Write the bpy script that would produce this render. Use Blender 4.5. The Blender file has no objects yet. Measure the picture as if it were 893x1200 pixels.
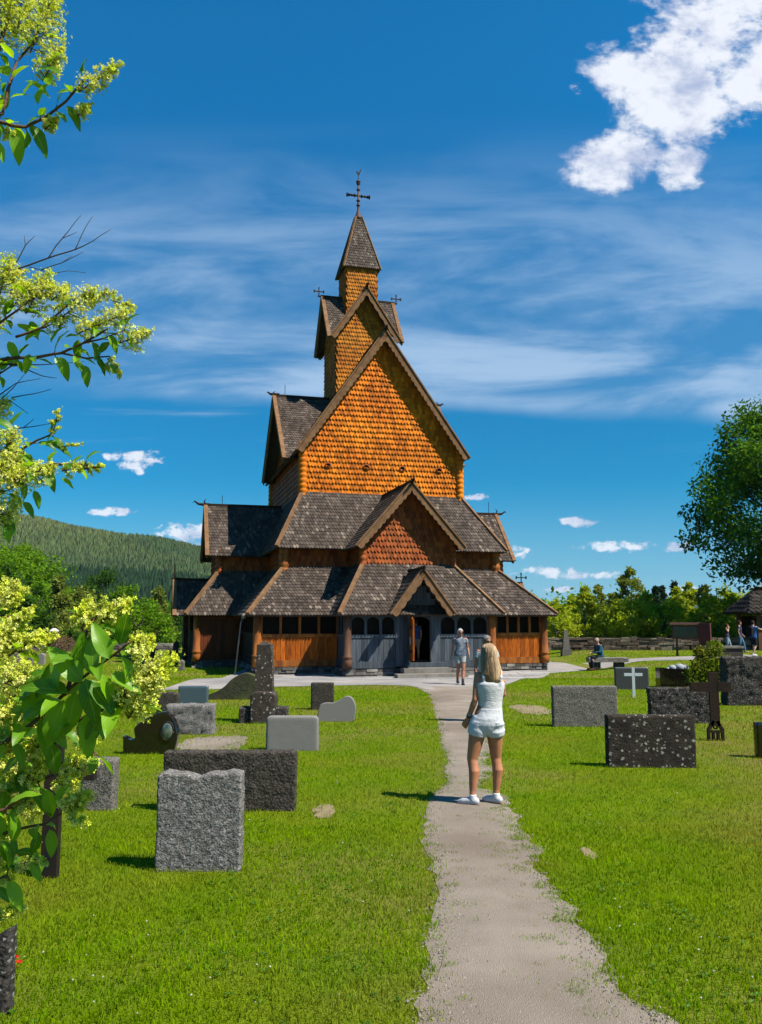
import bpy, math, random
import numpy as np
from math import sin, cos, tan, pi, radians, atan, atan2, sqrt, hypot
from mathutils import Vector, Matrix, noise
random.seed(7); RNG = np.random.default_rng(11)
COL = bpy.context.scene.collection

# ------------------------------------------------------------------ camera model
FPX = 1000.0; CXP = 446.5; CYP = 600.0; CAMH = 2.0; PITCH = atan(.122)
def ray(px, py):
    x = (px - CXP) / FPX; y = (CYP - py) / FPX
    return Vector((x, cos(PITCH) - y * sin(PITCH), sin(PITCH) + y * cos(PITCH)))
def sm(t, a, b):
    t = min(1., max(0., (t - a) / (b - a))); return t * t * (3 - 2 * t)
def gz(x, y):
    z = -.33 * sm(y, 27, 33) * (1 - sm(x, 9, 12))
    z += -5.0 * sm(y, 56, 120)
    return z
def at(px, py, Y):
    d = ray(px, py); t = Y / d.y
    return Vector((0, 0, CAMH)) + d * t
def G(px, py):
    z = 0.
    for k in range(12):
        d = ray(px, py); t = (z - CAMH) / d.z
        x, y = d.x * t, d.y * t; z = .5 * z + .5 * gz(x, y)
    return Vector((x, y, gz(x, y)))

# ------------------------------------------------------------------ object helpers
def tag(o, label=None, cat=None, group=None, kind=None):
    if label: o['label'] = label
    if cat: o['category'] = cat
    if group: o['group'] = group
    if kind: o['kind'] = kind
    return o
def empty(name, loc=(0, 0, 0), rz=0, label=None, cat=None, group=None):
    o = bpy.data.objects.new(name, None); COL.objects.link(o)
    o.location = loc; o.rotation_euler = (0, 0, rz); o.empty_display_size = .2
    return tag(o, label, cat, group)
def copy_tree(o, parent=None):
    c = o.copy(); COL.objects.link(c); c.parent = parent
    for ch in list(o.children): copy_tree(ch, c)
    return c

class MB:
    """collects pieces of one mesh"""
    def __init__(s): s.V = []; s.F = []; s.R = []; s.n = 0
    def add(s, verts, faces, rnd=None):
        r = random.random() if rnd is None else rnd
        V = np.asarray(verts, dtype=float).reshape(-1, 3)
        by = {}
        for f in faces: by.setdefault(len(f), []).append(f)
        for k, fs in by.items():
            s.F.append(np.asarray(fs, dtype=np.int64) + s.n); s.R.append(np.full(len(fs), r))
        s.V.append(V); s.n += len(V); return s
    def add_np(s, V, Fs, R):
        for f, r in zip(Fs, R): s.F.append(f + s.n); s.R.append(r)
        s.V.append(V); s.n += len(V)
    def box(s, lo, hi, rnd=None):
        x0, y0, z0 = lo; x1, y1, z1 = hi
        return s.add([(x0,y0,z0),(x1,y0,z0),(x1,y1,z0),(x0,y1,z0),(x0,y0,z1),(x1,y0,z1),(x1,y1,z1),(x0,y1,z1)],
              [(0,3,2,1),(4,5,6,7),(0,1,5,4),(1,2,6,5),(2,3,7,6),(3,0,4,7)], rnd)
    def bar(s, p0, p1, w, h, up=(0, 0, 1), rnd=None):
        p0 = Vector(p0); p1 = Vector(p1); d = (p1 - p0).normalized(); up = Vector(up)
        a = d.cross(up)
        if a.length < 1e-4: a = d.cross(Vector((1, 0, 0)))
        a.normalize(); b = a.cross(d); vs = []
        for p in (p0, p1):
            for sa, sb in ((-1,-1),(1,-1),(1,1),(-1,1)): vs.append(p + a * sa * w / 2 + b * sb * h / 2)
        return s.add(vs, [(0,1,2,3),(7,6,5,4),(0,4,5,1),(1,5,6,2),(2,6,7,3),(3,7,4,0)], rnd)
    def tube(s, pts, rads, n=8, rnd=None, cap=True):
        pts = [Vector(p) for p in pts]; vs = []; fs = []
        if not hasattr(rads, '__len__'): rads = [rads] * len(pts)
        ref = Vector((.3, .2, 1)).normalized()
        for i, p in enumerate(pts):
            t = (pts[min(i+1, len(pts)-1)] - pts[max(i-1, 0)])
            if t.length < 1e-9: t = Vector((0, 0, 1))
            t.normalize(); a = t.cross(ref)
            if a.length < .05: a = t.cross(Vector((1, 0, 0)))
            a.normalize(); b = t.cross(a)
            for k in range(n):
                q = 2 * pi * k / n; vs.append(p + (a * cos(q) + b * sin(q)) * rads[i])
        for i in range(len(pts) - 1):
            for k in range(n): fs.append((i*n+k, (i+1)*n+k, (i+1)*n+(k+1) % n, i*n+(k+1) % n))
        if cap: fs.append(tuple(range(n))); fs.append(tuple((len(pts)-1)*n + k for k in reversed(range(n))))
        return s.add(vs, fs, rnd)
    def lathe(s, base, prof, n=14, rnd=None):
        x, y, z = base
        return s.tube_z(x, y, [(z + h, r) for r, h in prof], n, rnd)
    def tube_z(s, x, y, prof, n=14, rnd=None):
        vs = []; fs = []
        for z, r in prof:
            for k in range(n): vs.append((x + r * cos(2*pi*k/n), y + r * sin(2*pi*k/n), z))
        for i in range(len(prof) - 1):
            for k in range(n): fs.append((i*n+k, i*n+(k+1) % n, (i+1)*n+(k+1) % n, (i+1)*n+k))
        fs.append(tuple(reversed(range(n)))); fs.append(tuple((len(prof)-1)*n + k for k in range(n)))
        return s.add(vs, fs, rnd)
    def prism(s, poly, off, rnd=None):
        """poly: 3D coplanar points, extruded by vector off"""
        n = len(poly); off = Vector(off); P = [Vector(p) for p in poly]
        vs = P + [p + off for p in P]
        fs = [tuple(range(n)), tuple(reversed(range(n, 2*n)))]
        for k in range(n): fs.append((k, k + n, (k+1) % n + n, (k+1) % n))
        return s.add(vs, fs, rnd)
    def build(s, name, mat, parent=None, smooth=False, loc=None):
        me = bpy.data.meshes.new(name)
        V = np.concatenate(s.V); me.vertices.add(len(V)); me.vertices.foreach_set('co', V.ravel())
        tot = np.concatenate([np.full(len(f), f.shape[1]) for f in s.F]); nl = int(tot.sum())
        me.loops.add(nl); me.loops.foreach_set('vertex_index', np.concatenate([f.ravel() for f in s.F]).astype(np.int32))
        me.polygons.add(len(tot)); st = np.concatenate([[0], np.cumsum(tot)[:-1]])
        me.polygons.foreach_set('loop_start', st.astype(np.int32))
        me.polygons.foreach_set('use_smooth', np.full(len(tot), smooth, dtype=bool))
        a = me.attributes.new('rnd', 'FLOAT', 'FACE'); a.data.foreach_set('value', np.concatenate(s.R).astype(np.float32))
        me.update(calc_edges=True); me.validate()
        for m in (mat if isinstance(mat, (list, tuple)) else [mat]): me.materials.append(m)
        o = bpy.data.objects.new(name, me); COL.objects.link(o)
        if parent: o.parent = parent
        if loc is not None: o.location = loc
        return o
def recalc(o):
    import bmesh
    b = bmesh.new(); b.from_mesh(o.data); bmesh.ops.recalc_face_normals(b, faces=b.faces); b.to_mesh(o.data); b.free(); return o

# ------------------------------------------------------------------ materials
def lin(c): return tuple((v/255/12.92 if v/255 <= .04045 else ((v/255+.055)/1.055)**2.4) for v in c)
def M(name, c1, c2=None, scale=3., rough=.85, bump=0., bscale=40., rnd=0., spot=None, spot_scale=12., spot_amt=.62,
      trans=0., spec=.12, stretch=(1, 1, 1), c3=None, metal=0., detail=4., vor=False, speck=None):
    kk = lambda c: tuple(v*ALB for v in c) if c else c
    c1, c2, c3, spot = kk(c1), kk(c2), kk(c3), kk(spot)
    if speck: speck = (kk(speck[0]), speck[1])
    m = bpy.data.materials.new(name); m.use_nodes = True; N = m.node_tree.nodes; L = m.node_tree.links
    b = N['Principled BSDF']; b.inputs['Roughness'].default_value = rough; b.inputs['Metallic'].default_value = metal
    b.inputs['Specular IOR Level'].default_value = spec
    tc = N.new('ShaderNodeTexCoord'); mp = N.new('ShaderNodeMapping'); mp.inputs['Scale'].default_value = stretch
    L.new(tc.outputs['Object'], mp.inputs['Vector'])
    def nz(sc, det=detail, dist=0.):
        n = N.new('ShaderNodeTexNoise'); n.inputs['Scale'].default_value = sc; n.inputs['Detail'].default_value = det
        n.inputs['Distortion'].default_value = dist; L.new(mp.outputs[0], n.inputs['Vector']); return n.outputs['Fac']
    def ramp(src, a, c):
        r = N.new('ShaderNodeMapRange'); r.inputs[1].default_value = a; r.inputs[2].default_value = c; L.new(src, r.inputs[0]); return r.outputs[0]
    def mix(f, A, B, mode='MIX'):
        x = N.new('ShaderNodeMix'); x.data_type = 'RGBA'; x.blend_type = mode
        if isinstance(f, float): x.inputs[0].default_value = f
        else: L.new(f, x.inputs[0])
        for v, i in ((A, 6), (B, 7)):
            if isinstance(v, tuple): x.inputs[i].default_value = (*v[:3], 1)
            else: L.new(v, x.inputs[i])
        return x.outputs[2]
    col = c1
    if c2: col = mix(ramp(nz(scale), .35, .65), c1, c2)
    if c3: col = mix(ramp(nz(scale * .23, 3), .47, .66), col, c3)
    if rnd:
        at_ = N.new('ShaderNodeAttribute'); at_.attribute_name = 'rnd'
        r = N.new('ShaderNodeMapRange'); r.inputs[3].default_value = 1 - rnd; r.inputs[4].default_value = 1 + rnd; L.new(at_.outputs['Fac'], r.inputs[0])
        x = N.new('ShaderNodeVectorMath'); x.operation = 'SCALE'
        if isinstance(col, tuple): x.inputs[0].default_value = col[:3]
        else: L.new(col, x.inputs[0])
        L.new(r.outputs[0], x.inputs['Scale']); col = x.outputs[0]
        if speck:
            g = ramp(at_.outputs['Fac'], speck[1], min(1.05, speck[1] + .04)); g2 = ramp(nz(.8, 2), .42, .62)
            mm = N.new('ShaderNodeMath'); mm.operation = 'MULTIPLY'; L.new(g, mm.inputs[0]); L.new(g2, mm.inputs[1])
            col = mix(mm.outputs[0], col, speck[0])
    if spot:
        v = N.new('ShaderNodeTexVoronoi'); v.inputs['Scale'].default_value = spot_scale; v.inputs['Randomness'].default_value = 1
        mp2 = N.new('ShaderNodeVectorMath'); mp2.operation = 'ADD'
        nn = N.new('ShaderNodeTexNoise'); nn.inputs['Scale'].default_value = spot_scale * 2.5; L.new(mp.outputs[0], nn.inputs['Vector'])
        sc = N.new('ShaderNodeVectorMath'); sc.operation = 'SCALE'; sc.inputs['Scale'].default_value = .7 / spot_scale; L.new(nn.outputs['Color'], sc.inputs[0])
        L.new(mp.outputs[0], mp2.inputs[0]); L.new(sc.outputs[0], mp2.inputs[1]); L.new(mp2.outputs[0], v.inputs['Vector'])
        sep = N.new('ShaderNodeSeparateColor'); L.new(v.outputs['Color'], sep.inputs[0])
        m1 = N.new('ShaderNodeMath'); m1.operation = 'MULTIPLY_ADD'; L.new(sep.outputs[0], m1.inputs[0]); m1.inputs[1].default_value = .45; m1.inputs[2].default_value = -.45 * spot_amt - .02
        m2 = N.new('ShaderNodeMath'); m2.operation = 'SUBTRACT'; L.new(m1.outputs[0], m2.inputs[0]); L.new(v.outputs['Distance'], m2.inputs[1])
        m3 = N.new('ShaderNodeMath'); m3.operation = 'ADD'; L.new(m2.outputs[0], m3.inputs[0]); m3.inputs[1].default_value = .25
        col = mix(ramp(m3.outputs[0], .0, .06), col, spot)
    if isinstance(col, tuple): b.inputs['Base Color'].default_value = (*col[:3], 1)
    else: L.new(col, b.inputs['Base Color'])
    if bump:
        bp = N.new('ShaderNodeBump'); bp.inputs['Strength'].default_value = min(1, bump); bp.inputs['Distance'].default_value = .02 * max(1, bump)
        if vor:
            v = N.new('ShaderNodeTexVoronoi'); v.inputs['Scale'].default_value = bscale; L.new(mp.outputs[0], v.inputs['Vector']); L.new(v.outputs['Distance'], bp.inputs['Height'])
        else: L.new(nz(bscale, 5), bp.inputs['Height'])
        L.new(bp.outputs[0], b.inputs['Normal'])
    if trans:
        out = N['Material Output']; t = N.new('ShaderNodeBsdfTranslucent'); ms = N.new('ShaderNodeMixShader'); ms.inputs[0].default_value = trans
        if isinstance(col, tuple): t.inputs[0].default_value = (*col[:3], 1)
        else:
            x = N.new('ShaderNodeVectorMath'); x.operation = 'MULTIPLY'; x.inputs[1].default_value = (1.5, 1.4, .6); L.new(col, x.inputs[0]); L.new(x.outputs[0], t.inputs[0])
        L.new(b.outputs[0], ms.inputs[1]); L.new(t.outputs[0], ms.inputs[2]); L.new(ms.outputs[0], out.inputs[0])
    return m

MT = {}
ALB = .55
MT['roof'] = M('roof_shingle', (.072,.055,.045), (.12,.094,.078), 1.4, rnd=.42, bump=.3, bscale=25, speck=((.26,.21,.17), .86), rough=.75)
MT['roof_wood'] = M('weathered_board', (.20,.105,.05), (.29,.165,.085), 4, rnd=.25, bump=.4, bscale=20, stretch=(1,1,1))
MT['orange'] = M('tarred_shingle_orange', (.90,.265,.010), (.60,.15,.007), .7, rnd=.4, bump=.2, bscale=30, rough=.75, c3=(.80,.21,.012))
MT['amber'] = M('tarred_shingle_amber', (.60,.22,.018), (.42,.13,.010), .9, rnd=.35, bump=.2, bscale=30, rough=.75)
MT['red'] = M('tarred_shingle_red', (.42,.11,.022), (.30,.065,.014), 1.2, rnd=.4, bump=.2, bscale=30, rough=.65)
MT['plank'] = M('orange_plank', (.56,.15,.010), (.30,.065,.006), 5, rnd=.35, bump=.3, bscale=14, stretch=(3,3,.5), rough=.55)
MT['column'] = M('tarred_column', (.50,.17,.03), (.22,.07,.02), 2.2, rnd=.15, bump=.3, bscale=9, stretch=(2,2,.6), rough=.6)
MT['browncol'] = M('brown_column', (.20,.10,.06), (.12,.065,.045), 2.2, rnd=.15, bump=.3, bscale=9, stretch=(2,2,.6), rough=.6)
MT['bluegrey'] = M('weathered_blue_grey_board', (.062,.082,.105), (.115,.135,.16), 2.5, rnd=.3, bump=.5, bscale=9, stretch=(4,4,.5), rough=.8)
MT['dark'] = M('dark_tarred_wood', (.035,.022,.016), (.06,.035,.022), 4, rnd=.3, bump=.3, bscale=14)
MT['inside'] = M('dark_interior', (.012,.009,.007), rough=.9)  # near-black stands in for unlit depth; eyebrows use it too
MT['metal_dark'] = M('dark_iron', (.03,.03,.032), (.06,.04,.03), 8, rough=.55, metal=.4)
MT['zinc'] = M('painted_pipe', (.22,.22,.23), rough=.5)
MT['found'] = M('foundation_stone', (.10,.095,.09), (.20,.19,.175), 5, rnd=.6, bump=.6, bscale=14, speck=((.36,.34,.31), .75))
MT['slabstone'] = M('step_stone', (.32,.30,.27), (.22,.20,.17), 3, rnd=.15, bump=.4, bscale=20)

# ------------------------------------------------------------------ shingled surfaces
def in_poly(P, poly):
    x, y = P[:, 0], P[:, 1]; c = np.zeros(len(P), bool); n = len(poly)
    for i in range(n):
        x0, y0 = poly[i]; x1, y1 = poly[(i+1) % n]
        if y0 == y1: continue
        cr = ((y0 > y) != (y1 > y)) & (x < (x1 - x0) * (y - y0) / (y1 - y0) + x0); c ^= cr
    return c
def shingles(mb, poly, outward, row=.22, wid=.13, th=.035, lift=.012, inset=.0, round_=False, lap=False):
    P = [Vector(p) for p in poly]
    n = (P[1] - P[0]).cross(P[2] - P[0]).normalized()
    if n.dot(Vector(outward)) < 0: n = -n
    up = Vector((0, 0, 1)) - n * n.z; up.normalize(); r = up.cross(n)
    o = P[0]; q = [((p - o).dot(r), (p - o).dot(up)) for p in P]
    x0 = min(a for a, b in q); x1 = max(a for a, b in q); y0 = min(b for a, b in q); y1 = max(b for a, b in q)
    C = []; j = 0; y = y0 - (.06 if lap else 0)
    while y < y1:
        off = (j % 2) * wid / 2; xs = np.arange(x0 - wid + off, x1 + wid, wid); C.append(np.stack([xs, np.full(len(xs), y)], 1)); y += row; j += 1
    C = np.concatenate(C); T = C + [0, row * .45]
    keep = in_poly(T, q) & in_poly(C + [wid*.35, row*.5], q) & in_poly(C + [-wid*.35, row*.5], q); C = C[keep]
    k = len(C)
    if k == 0: return
    w = wid * .47; L = row * 1.25
    # template: x, y, z  (7 outline points top face, 5 lower edge points underneath)
    if round_: out = [(-w, L), (-w, row*.28), (-w*.62, row*.08), (0, 0), (w*.62, row*.08), (w, row*.28), (w, L)]
    else: out = [(-w, L), (-w, row*.34), (-w*.45, row*.06), (0, -.0), (w*.45, row*.06), (w, row*.34), (w, L)]
    zt = lambda yy: lift + th * (1 - yy / L) + .002
    top = [(a, b, zt(b)) for a, b in out]; bot = [(a, b, -.004) for a, b in out]
    t = np.array(top + bot); rn = RNG.random(k)
    jit = np.zeros((k, 1, 3)); jit[:, 0, 0] = RNG.normal(0, wid*.03, k); jit[:, 0, 1] = RNG.normal(0, row*.035, k); jit[:, 0, 2] = np.abs(RNG.normal(0, .004, k))
    loc = t[None] + jit; loc[:, :, :2] += C[:, None, :]
    B = np.array([list(r), list(up), list(n)])
    V = loc.reshape(-1, 3) @ B + np.array(list(o))
    base = (np.arange(k) * 14)[:, None]
    f7 = np.array([[0, 1, 2, 3, 4, 5, 6]]) + base
    f4 = np.concatenate([np.array([[i+1, i, i+7, i+8]]) + base for i in range(6)])
    # normal orientation: outline runs counter-clockwise seen from outside
    mb.add_np(V, [f7, f4], [rn, np.tile(rn, 6)])
def slab(mb, poly, outward, th, rnd=.4):
    P = [Vector(p) for p in poly]; n = (P[1] - P[0]).cross(P[2] - P[0]).normalized()
    if n.dot(Vector(outward)) < 0: n = -n; P = P[::-1]
    mb.prism(P, -n * th, rnd)
# ================================================================== CAMERA, WORLD, SUN
sc = bpy.context.scene
cam = bpy.data.objects.new('camera', bpy.data.cameras.new('camera')); COL.objects.link(cam); sc.camera = cam
cam.location = (0, 0, CAMH); cam.rotation_euler = (pi/2 + PITCH, 0, 0)
cam.data.sensor_fit = 'HORIZONTAL'; cam.data.sensor_width = 36; cam.data.lens = 36*FPX/893; cam.data.clip_end = 30000; cam.data.clip_start = .05
SUN = Vector((1.08, -.55, 1.62)).normalized()
sun = bpy.data.objects.new('sun', bpy.data.lights.new('sun', 'SUN')); COL.objects.link(sun)
sun.data.energy = 5.0; sun.data.angle = radians(.5); sun.data.color = (1, .915, .78)
sun.rotation_euler = (-SUN).to_track_quat('-Z', 'Y').to_euler()
w = bpy.data.worlds.new('World'); sc.world = w; w.use_nodes = True
N = w.node_tree.nodes; L = w.node_tree.links; N.clear()
def math_(op, a, b=None, c=None, clamp=False):
    n = N.new('ShaderNodeMath'); n.operation = op; n.use_clamp = clamp
    for i, v in enumerate((a, b, c)):
        if v is None: continue
        if isinstance(v, (int, float)): n.inputs[i].default_value = v
        else: L.new(v, n.inputs[i])
    return n.outputs[0]
sky = N.new('ShaderNodeTexSky'); sky.sky_type = 'NISHITA'; sky.sun_disc = False
sky.sun_elevation = math.asin(SUN.z); sky.sun_rotation = atan2(SUN.x, SUN.y); sky.dust_density = .3; sky.ozone_density = 2.5; sky.air_density = 1.0
tc = N.new('ShaderNodeTexCoord'); sep = N.new('ShaderNodeSeparateXYZ'); L.new(tc.outputs['Generated'], sep.inputs[0])
yy = math_('MAXIMUM', math_('ABSOLUTE', sep.outputs[1]), .08)
A_ = math_('DIVIDE', sep.outputs[0], yy); E_ = math_('DIVIDE', sep.outputs[2], yy)
comb = N.new('ShaderNodeCombineXYZ'); L.new(A_, comb.inputs[0]); L.new(E_, comb.inputs[1])
def wnoise(scale, detail=6, sx=1, sy=1, off=0., dist=0., rot=0.):
    mp = N.new('ShaderNodeMapping'); mp.inputs['Scale'].default_value = (sx, sy, 1); mp.inputs['Location'].default_value = (off, off*.7, 0); mp.inputs['Rotation'].default_value = (0, 0, rot)
    L.new(comb.outputs[0], mp.inputs[0]); n = N.new('ShaderNodeTexNoise'); n.inputs['Scale'].default_value = scale; n.inputs['Detail'].default_value = detail
    n.inputs['Roughness'].default_value = .6; n.inputs['Distortion'].default_value = dist; L.new(mp.outputs[0], n.inputs[0]); return n.outputs['Fac']
def sstep(v, a, b, lo=0., hi=1.):
    n = N.new('ShaderNodeMapRange'); n.interpolation_type = 'SMOOTHSTEP'; L.new(v, n.inputs[0])
    for i, q in enumerate((a, b, lo, hi)): n.inputs[i+1].default_value = q
    return n.outputs[0]
def dirc(px, py):
    d = ray(px, py); return d.x/d.y, d.z/d.y
nz1 = wnoise(9, 9, 1, 1.3, dist=.4); nz2 = wnoise(30, 6, 1, 1.2, 3.1); nz3 = wnoise(62, 5, 1, 1.5, 7.7, dist=.3)
nsum = math_('ADD', math_('MULTIPLY', math_('SUBTRACT', nz1, .5), 3.4), math_('MULTIPLY', math_('SUBTRACT', nz2, .5), 1.7))
def ell(px, py, rx, ry, ang=0.):
    """one cumulus body: centre and radii measured on the sky"""
    cx_, cy_ = dirc(px, py); ex = dirc(px+rx, py)[0]-cx_; ey = dirc(px, py-ry)[1]-cy_
    dx = math_('SUBTRACT', A_, cx_); dy = math_('SUBTRACT', E_, cy_); c_, s_ = cos(ang), sin(ang)
    u = math_('DIVIDE', math_('ADD', math_('MULTIPLY', dx, c_), math_('MULTIPLY', dy, s_)), ex)
    v = math_('DIVIDE', math_('SUBTRACT', math_('MULTIPLY', dy, c_), math_('MULTIPLY', dx, s_)), ey)
    return math_('SUBTRACT', 1, math_('ADD', math_('MULTIPLY', u, u), math_('MULTIPLY', v, v)))
big = None
for e in ((845,45,110,72,.2),(790,115,75,62,.7),(722,188,72,34,.3),(795,192,34,30,0),(900,75,70,70,0),(735,85,55,36,-.4)):
    q = ell(*e); big = q if big is None else math_('MAXIMUM', big, q)
small = None
for e in ((162,540,30,15,0),(132,536,16,7,0),(132,600,27,6,.05),(222,626,50,13,0),(245,642,40,8,0),(725,641,48,8,.02),(678,612,24,7,0),(645,672,42,9,0),(808,692,32,7,0),(798,640,22,8,0),(558,583,17,5,0),(612,648,14,9,0),(676,103,9,9,0),(712,674,20,5,0),(655,690,22,4,0),(1000,600,60,12,0),(-80,560,70,20,0)):
    q = ell(*e); small = q if small is None else math_('MAXIMUM', small, q)
nsm = math_('ADD', math_('MULTIPLY', math_('SUBTRACT', nz3, .5), 3.6), math_('MULTIPLY', math_('SUBTRACT', nz2, .5), 3.2))
dsm = sstep(math_('ADD', small, nsm), .05, 1.0, 0, .9)
nsum = math_('ADD', nsum, math_('MULTIPLY', math_('SUBTRACT', nz3, .5), .9))
dbg = sstep(math_('ADD', math_('MULTIPLY', big, 1.1), nsum), -.15, .85)
cum = math_('MAXIMUM', dsm, dbg)
# thin high veil with a straight lower edge
ctop = dirc(446,140)[1]; cb1 = dirc(446,474)[1]
edge = math_('ADD', E_, math_('MULTIPLY', A_, .045))
edge = math_('ADD', edge, math_('MULTIPLY', math_('SUBTRACT', wnoise(5, 3, 1, 1, 1.3), .5), .025))
band = math_('MULTIPLY', sstep(edge, cb1-.012, cb1+.015), sstep(E_, ctop+.02, ctop-.22))
streak = wnoise(3.0, 9, .9, 3.6, 5.0, dist=.45, rot=.18)
veil = math_('MULTIPLY', band, sstep(streak, .36, .66, .12, 1.0))
veil = math_('MULTIPLY', veil, sstep(E_, cb1+.33, cb1-.02, .55, 1.0))
st2 = math_('MULTIPLY', sstep(wnoise(4, 6, .5, 9, 9.0), .56, .75), sstep(E_, dirc(446,560)[1], dirc(446,480)[1]))
st3 = math_('MULTIPLY', st2, sstep(E_, cb1+.1, cb1))
veil = math_('MAXIMUM', veil, math_('MULTIPLY', st3, .5))
front = sstep(sep.outputs[2], -.01, .03)
veil = math_('MAXIMUM', veil, sstep(E_, .17, .0, 0, .5)); veil = math_('MULTIPLY', veil, front); cum = math_('MULTIPLY', cum, front)
# deepen the blue of the clear sky
tint = N.new('ShaderNodeVectorMath'); tint.operation = 'MULTIPLY'; tint.inputs[1].default_value = (.05, .80, 1.16); L.new(sky.outputs[0], tint.inputs[0])
bg = N.new('ShaderNodeBackground'); bg.inputs[1].default_value = .057; gsc = N.new('ShaderNodeVectorMath'); gsc.operation = 'SCALE'; L.new(tint.outputs[0], gsc.inputs[0]); L.new(sstep(E_, .1, .75, .74, 1.12), gsc.inputs['Scale']); L.new(gsc.outputs[0], bg.inputs[0])
bv = N.new('ShaderNodeBackground'); bv.inputs[0].default_value = (.40, .60, .86, 1); bv.inputs[1].default_value = .44
shade = N.new('ShaderNodeMix'); shade.data_type = 'RGBA'; L.new(sstep(math_('ADD', wnoise(13, 6, 1, 1.3, 2.2), math_('MULTIPLY', cum, .12)), .42, .66), shade.inputs[0])
shade.inputs[6].default_value = (.40, .47, .66, 1); shade.inputs[7].default_value = (.80, .83, .90, 1)
bc = N.new('ShaderNodeBackground'); L.new(shade.outputs[2], bc.inputs[0]); bc.inputs[1].default_value = .54
m1 = N.new('ShaderNodeMixShader'); L.new(veil, m1.inputs[0]); L.new(bg.outputs[0], m1.inputs[1]); L.new(bv.outputs[0], m1.inputs[2])
m2 = N.new('ShaderNodeMixShader'); L.new(math_('MULTIPLY', cum, .96), m2.inputs[0]); L.new(m1.outputs[0], m2.inputs[1]); L.new(bc.outputs[0], m2.inputs[2])
wo = N.new('ShaderNodeOutputWorld'); L.new(m2.outputs[0], wo.inputs[0])
sc.view_settings.view_transform = 'Standard'; sc.view_settings.look = 'None'; sc.view_settings.exposure = 1.08; sc.view_settings.gamma = 1
sc.cycles.use_denoising = True if hasattr(sc, 'cycles') else None

# ================================================================== GROUND
def grid_sheet(xs, ys, zf, name, mat, kind='structure', smooth=True):
    X, Y = np.meshgrid(xs, ys); Z = np.array([[zf(x, y) for x in xs] for y in ys])
    V = np.stack([X, Y, Z], -1).reshape(-1, 3); nx, ny = len(xs), len(ys)
    i, j = np.meshgrid(np.arange(nx-1), np.arange(ny-1)); a = (j*nx+i).ravel()
    F = np.stack([a, a+1, a+nx+1, a+nx], 1); m = MB(); m.add_np(V, [F], [np.full(len(F), .5)])
    return tag(m.build(name, mat, smooth=smooth), kind=kind)
MT['turf'] = M('turf', (.13,.22,.005), (.19,.26,.008), 1.1, rough=.95, c3=(.25,.22,.06), bump=1.2, bscale=60, detail=8, spec=.05)
def ax(lo, hi, near, n1, n2):
    a = np.linspace(-near, near, n1); b = np.geomspace(near+3, hi, n2); return np.concatenate([-b[::-1], a, b])
xs = ax(0, 9000, 40, 81, 26); ys = np.concatenate([np.linspace(-30, 130, 161), np.geomspace(135, 12000, 30)])
def terrain(x, y):
    z = gz(x, y)
    if y < 0: z = gz(x, 0)
    return z + (.03*noise.noise(Vector((x*.25, y*.25, 0))) if 14 < y < 60 and abs(x) > 6 and False else 0)
grid_sheet(xs, ys, terrain, 'ground', MT['turf'])

def pxl(tab, y):  # interpolate table of world (y -> x)
    for (y0, x0), (y1, x1) in zip(tab, tab[1:]):
        if y0 <= y <= y1: return x0 + (x1-x0)*(y-y0)/(y1-y0)
    return tab[0][1] if y < tab[0][0] else tab[-1][1]
LEFT = [(1200,487),(1150,497),(1100,500),(1050,514),(1010,505),(985,498),(960,494),(940,501),(915,524),(900,524),(880,520),(860,516),(845,513),(830,508),(814,503),(806,490),(803,470)]
RIGHT = [(1200,806),(1175,750),(1150,735),(1100,700),(1050,655),(1000,630),(960,603),(940,597),(925,572),(900,574),(880,572),(860,570),(845,570),(825,570),(810,574),(803,590)]
def wt(t):
    o_ = sorted([(G(x, y).y, G(x, y).x) for y, x in t]); return o_
WL, WR = wt(LEFT), wt(RIGHT)
WL = [(-6, -.05), (2, 0.1)] + WL; WR = [(-6, 2.6), (2, 2.05)] + WR
def pth_l(y): return pxl(WL, y) + .06*noise.noise(Vector((1.7, y*1.6, 0))) + .06*noise.noise(Vector((5, y*5, 0)))
def pth_r(y): return pxl(WR, y) + .14*noise.noise(Vector((9.7, y*1.3, 0))) + .08*noise.noise(Vector((15, y*4, 0)))
MT['gravel'] = M('gravel', (.32,.27,.22), (.43,.37,.31), 1.6, rough=.95, bump=.8, bscale=130, c3=(.27,.22,.175), detail=9, spec=.1, spot=(.48,.44,.40), spot_scale=55, spot_amt=.8)
MT['paving'] = M('paving', (.36,.335,.32), (.45,.42,.40), 1.6, rough=.9, bump=.5, bscale=25, c3=(.29,.28,.28), spec=.1)
PY0, PY1 = -6, G(500, 805).y
ysn = np.linspace(PY0, PY1, 420); m = MB(); k = 14
V = []
for y in ysn:
    a, b = pth_l(y), pth_r(y)
    for i in range(k+1):
        x = a + (b-a)*i/k; V.append((x, y, gz(x, y) + .005 + .012*sin(pi*i/k)))
idx = (np.arange(len(ysn)-1)[:, None]*(k+1) + np.arange(k)[None]).ravel()
m.add_np(np.array(V), [np.stack([idx, idx+1, idx+k+2, idx+k+1], 1)], [np.full(len(idx), .5)])
tag(m.build('path', MT['gravel'], smooth=True), kind='structure')
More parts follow.
